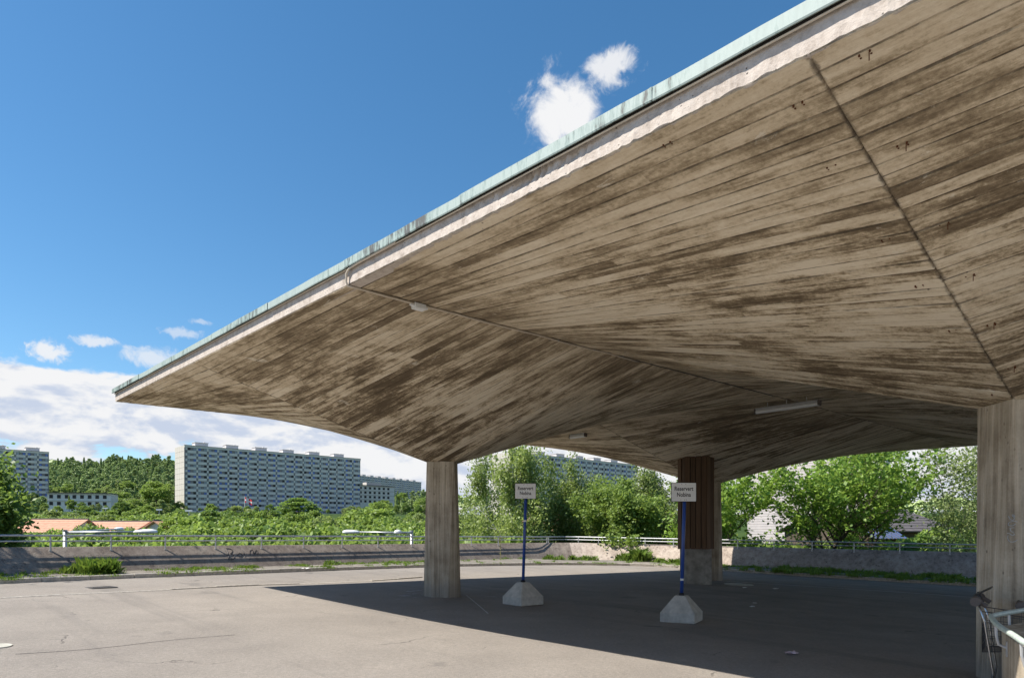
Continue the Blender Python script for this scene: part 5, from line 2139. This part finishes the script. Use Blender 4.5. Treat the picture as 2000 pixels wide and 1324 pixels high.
for px, ty, D, kd, lab in ((1350, 1010, 52, 'broad', 'bushy tree low behind the clad pillar'), (1410, 1022, 47, 'dark', 'dark bush behind the railing right of the pillar'), (1480, 1046, 45, 'broad', 'low bush behind the railing under the bright maple'),
                           (1560, 1050, 44, 'broad', 'low bush left of the forked maple trunk'), (1640, 1052, 43, 'broad', 'low bush right of the forked maple trunk'), (1700, 1052, 40, 'dark', 'low dark bush before the striped roof'),
                           (1760, 1050, 42, 'dark', 'dark bush behind the railing beside the striped roof'), (1830, 1026, 44, 'dark', 'dark bush below the sparse tree'), (1890, 1015, 46, 'broad', 'bush at right beside the near column'), (1960, 1010, 50, 'broad', 'bush hidden behind the near column'),
                           (1800, 1000, 95, 'broad', 'mid distance tree beyond the gabled roof'), (1870, 990, 110, 'willow', 'pale mid distance tree at right'), (1740, 1002, 120, 'willow', 'pale tree beyond the roof ridge at right'), (1930, 985, 130, 'broad', 'mid distance tree right of the sparse tree')):
    put_tree(kd, (px - CX) / F * D, D, zpx(ty, D), lab, 'tree', None, 1.0)
# leafy sprays hanging over the right wall top
rng = np.random.default_rng(77)
Cs = []
for (px, py) in ((1185, 1062), (1200, 1068), (1215, 1062), (1230, 1058), (1195, 1058), (1172, 1056), (1222, 1066)):
    p = wall_pt(px, None, False)
    q, zt, n_ = wall_top(p)
    c = np.array([q.x + n_.x * .1, q.y + n_.y * .1, zt + .1])
    Cs.append(c + rng.normal(0, .2, (60, 3)))
o = np_mesh('overhanging_spray', leaf_quads(np.concatenate(Cs), .13, 3, rng=rng), 4, M['leaf'])
tag(o, 'leafy spray hanging over the top of the sunlit wall near the corner', 'branch')

# ------------------------------------------------------------------ buildings
d1 = Vector((1500, 1346, 0)).normalized()
WINM, PANM = {}, {}


def face_box(name, w_, h, t, mat):
    mb = MB(); mb.box((0, 0, 0), (w_, t, h))
    me_o = mb.build(name, mat)
    COL.objects.unlink(me_o)
    return me_o.data


def window_mesh(w_, h, gm, key):
    if key in WINM:
        return WINM[key]
    mb = MB()
    mb.box((0, 0.06, 0), (w_, 0.06, h), m=1)
    fr = .06
    for (x, z, a, b) in ((0, h / 2 - fr / 2, w_, fr), (0, -h / 2 + fr / 2, w_, fr), (-w_ / 2 + fr / 2, 0, fr, h - 2 * fr), (w_ / 2 - fr / 2, 0, fr, h - 2 * fr), (0.0, 0, .05, h - 2 * fr)):
        mb.box((x, 0.0, z), (a, 0.08, b), m=0)
    o = mb.build('window', [M['frame'], gm])
    COL.objects.unlink(o)
    WINM[key] = o.data
    return o.data


def apartment(label, start, nmod, storeys, ztop, sh=2.7, mod=5.04, depth=15.0, d=d1, n_indiv=300, extra=0.6, zbase=None, name='tower_block', end_panels=True, limit_rows=None, back_cols=None, penth=True):
    """start: left end of the face seen; d: along the face; the face looks to the camera side"""
    L = nmod * mod + extra
    nrm = Vector((d.y, -d.x, 0))
    th = math.atan2(d.y, d.x)
    root = thing(name, (start.x, start.y, 0), label, 'apartment block')
    root.rotation_euler = (0, 0, th)
    # local frame: x along the face, -y towards the camera side

    def put(nm, me_, x, y, z, mat=None):
        o = bpy.data.objects.new(nm, me_)
        COL.objects.link(o)
        o.parent = root
        o.location = (x, y, z)
        return o
    zb = zbase if zbase is not None else ztop - storeys * sh - 6
    mb = MB(); mb.box((L / 2, depth / 2 + .25, (ztop + zb) / 2), (L, depth, ztop - zb))
    o = mb.build('wall', M['facaded']); o.parent = root
    # ends and parapet
    if end_panels:
        pm = face_box('end_panel', 1, 1, 1, M['facadel'])
        nr = int((ztop - zb) / sh)
        for x in (-.10, L + .10):
            for r in range(nr):
                for c in range(4):
                    o = put('end_panel', pm, x, .25 + depth * (c + .5) / 4, ztop - sh * (r + .5))
                    o.scale = (.20, depth / 4 - .10, sh - .10)
    mb = MB(); mb.box((L / 2, .10, ztop - .45), (L + .4, .36, 1.1))
    o = mb.build('parapet', M['facade']); o.parent = root
    mb = MB(); mb.box((L / 2, .02, ztop + .14), (L + .7, .7, .08))
    o = mb.build('roof_edge', M['slate']); o.parent = root
    # facade grid
    pier, ww, gapw = .92, 1.36, 1.40
    sp_h = 1.38
    wh = sh - sp_h - .04
    spm = face_box('spandrel_panel', mod - pier - .04, sp_h, .30, M['facade'])
    plm = face_box('pier_panel', pier - .04, wh, .24, M['facade'])
    pdm = face_box('pier_panel', pier - .04, sp_h - .04, .12, M['facaded'])
    gdm = face_box('mullion_panel', gapw - .1, wh, .10, M['facaded'])
    wins = [window_mesh(ww, wh, M['gblue'], ('b', ww)), window_mesh(ww, wh, M['gdark'], ('d', ww)), window_mesh(ww, wh, M['gpale'], ('p', ww))]
    rng = random.Random(int(start.x))
    acc = MB()
    nw = 0
    winlist = []
    for r in range(storeys):
        zw = ztop - 1.05 - wh / 2 - r * sh
        zs = zw - wh / 2 - sp_h / 2 - .02
        for c in range(nmod):
            x0 = extra / 2 + c * mod
            put('spandrel_panel', spm, x0 + pier + (mod - pier) / 2, .10, zs)
            put('pier_panel', plm, x0 + pier / 2, .13, zw)
            put('pier_panel', pdm, x0 + pier / 2, .19, zs)
            put('mullion_panel', gdm, x0 + pier + .03 + ww + gapw / 2, .20, zw)
            blue_bias = .32
            for q in (0, 1):
                xw = x0 + pier + .04 + ww / 2 + q * (ww + gapw)
                v_ = rng.random()
                kk = 0 if v_ < blue_bias else (1 if v_ < .58 else 2)
                winlist.append((xw, zw, kk))
    winlist.sort(key=lambda t: t[0])
    for n_, (xw, zw, kk) in enumerate(winlist):
        if n_ < n_indiv:
            put('window', wins[kk], xw, .17, zw)
        else:
            acc.box((xw, .20, zw), (ww, .06, wh), m=kk + 1)
            for (x, z, a, b) in ((0, wh / 2 - .045, ww, .09), (0, -wh / 2 + .045, ww, .09), (-ww / 2 + .045, 0, .09, wh - .18), (ww / 2 - .045, 0, .09, wh - .18)):
                acc.box((xw + x, .15, zw + z), (a, .08, b))
    if acc.V:
        o = acc.build('far_windows', [M['frame'], M['gblue'], M['gdark'], M['gpale']]); o.parent = root; o['kind'] = 'stuff'
    if penth:
        x = 9.0
        while x < L - 6:
            mb = MB(); mb.box((x, depth * .4, ztop + 1.2), (6.2, 5.0, 2.0)); mb.box((x, depth * .4, ztop + 2.25), (6.8, 5.6, .14)); mb.box((x + 2.2, depth * .4, ztop + 2.6), (.8, .8, .6))
            o = mb.build('lift_house', M['white']); o.parent = root
            x += 15.1
    return root


ms = pt(361, 869, 337); ms.z = 0
apartment('long grey thirteen storey tower block with blue windows, pale end wall at left', ms, 19, 13, zpx(869, 337), name='tower_block')
# block at the left edge
le = pt(95, 883, 377)
ls = Vector((le.x, le.y, 0)) - d1 * (12 * 5.04 + .6)
apartment('grey tower block at the left edge of the photo, behind the leafy tree', ls, 12, 13, zpx(883, 377), n_indiv=0)
# block seen between the birches
re_ = pt(1244, 908, 413)
rs = Vector((re_.x, re_.y, 0)) - d1 * (20 * 5.04 + .6)
apartment('grey tower block glimpsed above the birches under the canopy edge', rs, 20, 13, zpx(908, 413), n_indiv=300)
# distant long block
fs = pt(690, 927, 830); fs.z = 0
d2 = Vector((703, 1346, 0)).normalized()
apartment('long distant block right of the main tower block, many tiny windows', fs, 28, 9, zpx(927, 830), d=d2, n_indiv=0, end_panels=False)


def white_block(label, start, L, storeys, ztop, sh, depth, mod, d=d1, pent=True, base=12):
    root = thing('white_block', (start.x, start.y, 0), label, 'building')
    root.rotation_euler = (0, 0, math.atan2(d.y, d.x))
    mb = MB(); mb.box((L / 2, depth / 2 + .2, ztop - (storeys * sh + base) / 2), (L, depth, storeys * sh + base))
    mb.build('wall', M['white']).parent = root
    mb = MB(); mb.box((L / 2, depth / 2, ztop + .1), (L + .8, depth + .8, .25)); mb.build('roof', M['slate']).parent = root
    fm = window_mesh(mod * .46, sh * .5, M['gdark'], ('wb', mod, sh))
    for r in range(storeys):
        mb = MB(); mb.box((L / 2, .15, ztop - r * sh - .45), (L, .22, .5)); mb.build('floor_band', M['facadel']).parent = root
        for c in range(int(L / mod)):
            o = bpy.data.objects.new('window', fm); COL.objects.link(o); o.parent = root
            o.location = ((c + .5) * mod, .10, ztop - r * sh - 1.6)
    if pent:
        mb = MB(); mb.box((L * .5, depth * .5, ztop + 1.2), (L * .4, depth * .4, 2.2)); mb.build('roof_house', M['facadel']).parent = root
    return root


wbs = pt(700, 947, 425); wbs.z = 0
white_block('white four storey block with dark square windows right of the main tower', wbs, 26, 4, zpx(947, 425), 2.75, 12, 3.3)
wbs = pt(92, 962, 300); wbs.z = 0
white_block('low white two storey building at the foot of the wooded hill', wbs, 25, 2, zpx(962, 300), 3.0, 10, 3.0, d=Vector((1, .25, 0)).normalized(), pent=False)


def house(label, c, L, W, zeave, zridge, d, roofmat, wallmat, name='house', base=-9, tiles=(10, 6), gable_white=True, boards=0):
    """gabled house; c centre, d ridge direction"""
    root = thing(name, (c.x, c.y, base), label, 'house')
    n_ = Vector((-d.y, d.x, 0))
    Z = Vector((0, 0, 1))

    def P(a, b, z):
        return Vector((c.x, c.y, 0)) + d * a + n_ * b + Z * z
    mb = MB()
    V = []
    for a in (-L / 2, L / 2):
        V += [P(a, -W / 2, base), P(a, W / 2, base), P(a, W / 2, zeave), P(a, 0, zridge - .12), P(a, -W / 2, zeave)]
    mb.add(V, [(0, 1, 2, 3, 4), (9, 8, 7, 6, 5), (1, 6, 7, 2), (5, 0, 4, 9)])
    mb.build('wall', wallmat, root)
    ov = .5
    for s_ in (-1, 1):
        sl = (P(0, s_ * (W / 2 + ov), zeave - (zridge - zeave) * ov / (W / 2)) - P(0, 0, zridge))
        Ls = sl.length
        sd_ = sl.normalized()
        nn = d.cross(sd_)
        if nn.z < 0:
            nn = -nn
        na, nb = tiles
        # courses of tiles, each lapping the one below
        rp = MB(); rp.box(P(0, 0, zridge) + sl / 2 + nn * -.02, (L + 2 * ov, Ls, .05), X=d, Y=sd_, Z=nn)
        ro = rp.build('roof', roofmat, root)
        for b in range(nb):
            t = MB()
            y = (b + .5) / nb * Ls
            tilt = (sd_ * 1 + nn * .05).normalized()
            t.box(P(0, 0, zridge) + sd_ * y + nn * .04, (L + 2 * ov, Ls / nb * 1.06, .03), X=d, Y=tilt, Z=d.cross(tilt) if d.cross(tilt).z > 0 else -d.cross(tilt))
            t.build('tile_course', roofmat, ro)
    mb = MB(); mb.tube([P(-L / 2 - ov, 0, zridge + .05), P(L / 2 + ov, 0, zridge + .05)], .12, 6); mb.build('ridge', M['slate'], root)
    if boards:
        for b in range(boards):
            z = zeave - .2 - b * .28
            t = MB(); t.box(P(0, -W / 2 - .03, z), (L, .05, .24), X=d, Y=n_); t.build('cladding_board', wallmat, root)
            t = MB(); t.box(P(-L / 2 - .03, 0, z), (.05, W, .24), X=d, Y=n_); t.build('cladding_board', wallmat, root)
    return root


hx = lambda px, D: Vector(((px - CX) / F * D, D, 0))
house('house with long orange tiled roof and dark ridge, nearest the left tree', hx(118, 82), 5.4, 7.5, zpx(1037, 80), zpx(1015, 84), Vector((1, .1, 0)).normalized(), M['tile'], M['white'], tiles=(10, 7))
house('house with orange roof partly hidden in the middle of the green belt', hx(235, 88), 7.0, 7.0, zpx(1038, 86), zpx(1019, 90), Vector((1, -.05, 0)).normalized(), M['tile'], M['white'], tiles=(10, 7))
house('house with pale gable and orange roof right of the left lamp', hx(337, 88), 5.0, 4.0, zpx(1034, 86), zpx(1018, 90), Vector((.35, 1, 0)).normalized(), M['tile'], M['white'], tiles=(8, 6))
house('house with faded orange roof glimpsed through the birches', hx(1085, 75), 6, 6, zpx(1036, 73), zpx(1006, 77), Vector((1, .1, 0)).normalized(), M['tile'], M['pinkwall'], tiles=(8, 6))
house('large pale pink boarded building behind the maples', hx(1605, 80), 16.0, 13.5, zpx(838, 72), zpx(825, 74), Vector((.5, .87, 0)).normalized(), M['slate'], M['pinkwall'], tiles=(8, 8), boards=44)
house('low house with wide dark gabled roof behind the maple trunk', hx(1690, 60), 9.0, 9.5, zpx(1034, 58), zpx(997, 60), Vector((.9, .35, 0)).normalized(), M['slate'], M['bark'], tiles=(8, 8))
# striped sheet roof of a lean-to
root = thing('lean_to', hx(1735, 49), 'small shed roof with blue grey ribbed stripes behind the right railing', 'shed')
pc = pt(1733, 1048, 49)
mb = MB(); mb.box(pc + Vector((0, 1.2, -2.6)), (2.6, 2.2, 5.0)); mb.build('wall', M['bark'], root)
X = Vector((1, .1, .0)).normalized(); Y = Vector((-.1, 1, .42)).normalized(); Zz = X.cross(Y)
mb = MB(); mb.box(pc + Y * .6, (2.6, 2.0, .04), X=X, Y=Y, Z=Zz); ro = mb.build('roof', M['slate'], root)
for k in range(9):
    mb = MB(); mb.box(pc + Y * .6 + X * (-1.2 + .3 * k) + Zz * .04, (.13, 2.0, .05), X=X, Y=Y, Z=Zz); mb.build('rib', M['bluesheet'], ro)


# ------------------------------------------------------------------ street lamps beyond the wall
def street_lamp(px, topy, D, arms, label):
    base = Vector(((px - CX) / F * D, D, -8.3))
    zt = zpx(topy, D)
    root = thing('street_lamp', base, label, 'street lamp', 'street lamps below the wall')
    mb = MB(); mb.tube([base, Vector((base.x, base.y, zt))], [.10, .075], 10); mb.build('pole', M['galv'], root, True)
    mb = MB(); mb.tube([Vector((base.x, base.y, zt - .02)), Vector((base.x, base.y, zt + .04))], .095, 10); mb.build('pole_cap', M['galv'], root)
    for (hx0, hx1, hy, dd) in arms:
        # head between pixel columns hx0..hx1 at distance dd
        c = pt((hx0 + hx1) / 2, hy, dd)
        a = Vector((base.x, base.y, zt - .08))
        ln = abs(hx1 - hx0) / F * dd
        tgt = c
        dr = Vector((c.x - a.x, c.y - a.y, 0)).normalized()
        near_end = c - dr * ln * .5
        mb = MB(); mb.tube([a, Vector((near_end.x, near_end.y, c.z + .02))], [.055, .035], 8); mb.build('arm', M['galv'], root, True)
        mb = MB(); mb.tube([a - Vector((0, 0, .22)), a.lerp(near_end, .55) + Vector((0, 0, -.03))], .02, 6); mb.build('brace', M['galv'], root, True)
        mb = MB()
        sd_ = Vector((-dr.y, dr.x, 0))
        prof = [(-.5, .05, .05), (-.42, .12, .09), (-.1, .17, .13), (.25, .17, .14), (.45, .12, .10), (.5, .05, .05)]
        V = []
        for (t, w_, h) in prof:
            for k in range(10):
                an = 2 * math.pi * k / 10
                V.append(c + dr * t * ln + sd_ * math.cos(an) * w_ + Vector((0, 0, math.sin(an) * h * (1 if math.sin(an) > 0 else .5))))
        Fc = [(i * 10 + k, i * 10 + (k + 1) % 10, (i + 1) * 10 + (k + 1) % 10, (i + 1) * 10 + k) for i in range(5) for k in range(10)] + [tuple(range(9, -1, -1)), tuple(50 + k for k in range(10))]
        mb.add(V, Fc); mb.build('lamp_head', M['lampw'], root, True)
    return root


street_lamp(127, 1036, 28, [(263, 306, 1039, 28.5), (217, 247, 1034, 33)], 'street lamp with two long arms to the right, in front of the orange roofs')
street_lamp(804, 1037, 33, [(702, 669, 1039.5, 33), (787, 768, 1040, 30)], 'street lamp with two arms to the left, just left of the concrete column')
street_lamp(690, 1058, 46, [(730, 752, 1059, 46)], 'lower distant street lamp head seen between the railing bars')
# thin masts among the trees
for (px, y0, D, lab) in ((369, 997, 120, 'thin lamp post before the left corner of the tower block'), (311, 995, 150, 'thin lamp post left of the tower block'), (206, 992, 160, 'thin lamp post above the orange roofs')):
    p = hx(px, D)
    zt = zpx(y0, D)
    root = thing('lamp_post', (p.x, p.y, -5), lab, 'lamp post')
    mb = MB(); mb.tube([Vector((p.x, p.y, -5)), Vector((p.x, p.y, zt))], .09, 6); mb.build('pole', M['galv'], root)
    mb = MB(); mb.box(Vector((p.x, p.y, zt)), (1.2, .3, .3)); mb.build('lamp_head', M['lampw'], root)
# flag
p = hx(478, 250)
zt = zpx(969, 250)
root = thing('flagpole', (p.x, p.y, 2), 'white flagpole with red, white and blue cross flag before the tower block', 'flag')
mb = MB(); mb.tube([Vector((p.x, p.y, 2)), Vector((p.x, p.y, zt))], .10, 6); mb.build('pole', M['white'], root)
mb = MB()
NX, NZ = 14, 8
V, Fc = [], []
idx = []
for a in range(NX + 1):
    for b in range(NZ + 1):
        x = a / NX * 2.6
        V.append((p.x + .1 + x, p.y - .3 * math.sin(x * 3), zt - .2 - b / NZ * 2.0 - x * .45))
for a in range(NX):
    for b in range(NZ):
        Fc.append((a * (NZ + 1) + b, a * (NZ + 1) + b + 1, (a + 1) * (NZ + 1) + b + 1, (a + 1) * (NZ + 1) + b))
        ina, inb = abs(a + .5 - 5) , abs(b + .5 - 4)
        idx.append(2 if (ina < .45 or inb < .4) else (1 if (ina < 1.9 or inb < 1.2) else 0))
mb.add(V, Fc); mb.M = idx
o = mb.build('flag', [M['flagred'], M['flagwhite'], M['flagblue']], root)
md = o.modifiers.new('thickness', 'SOLIDIFY'); md.thickness = .01
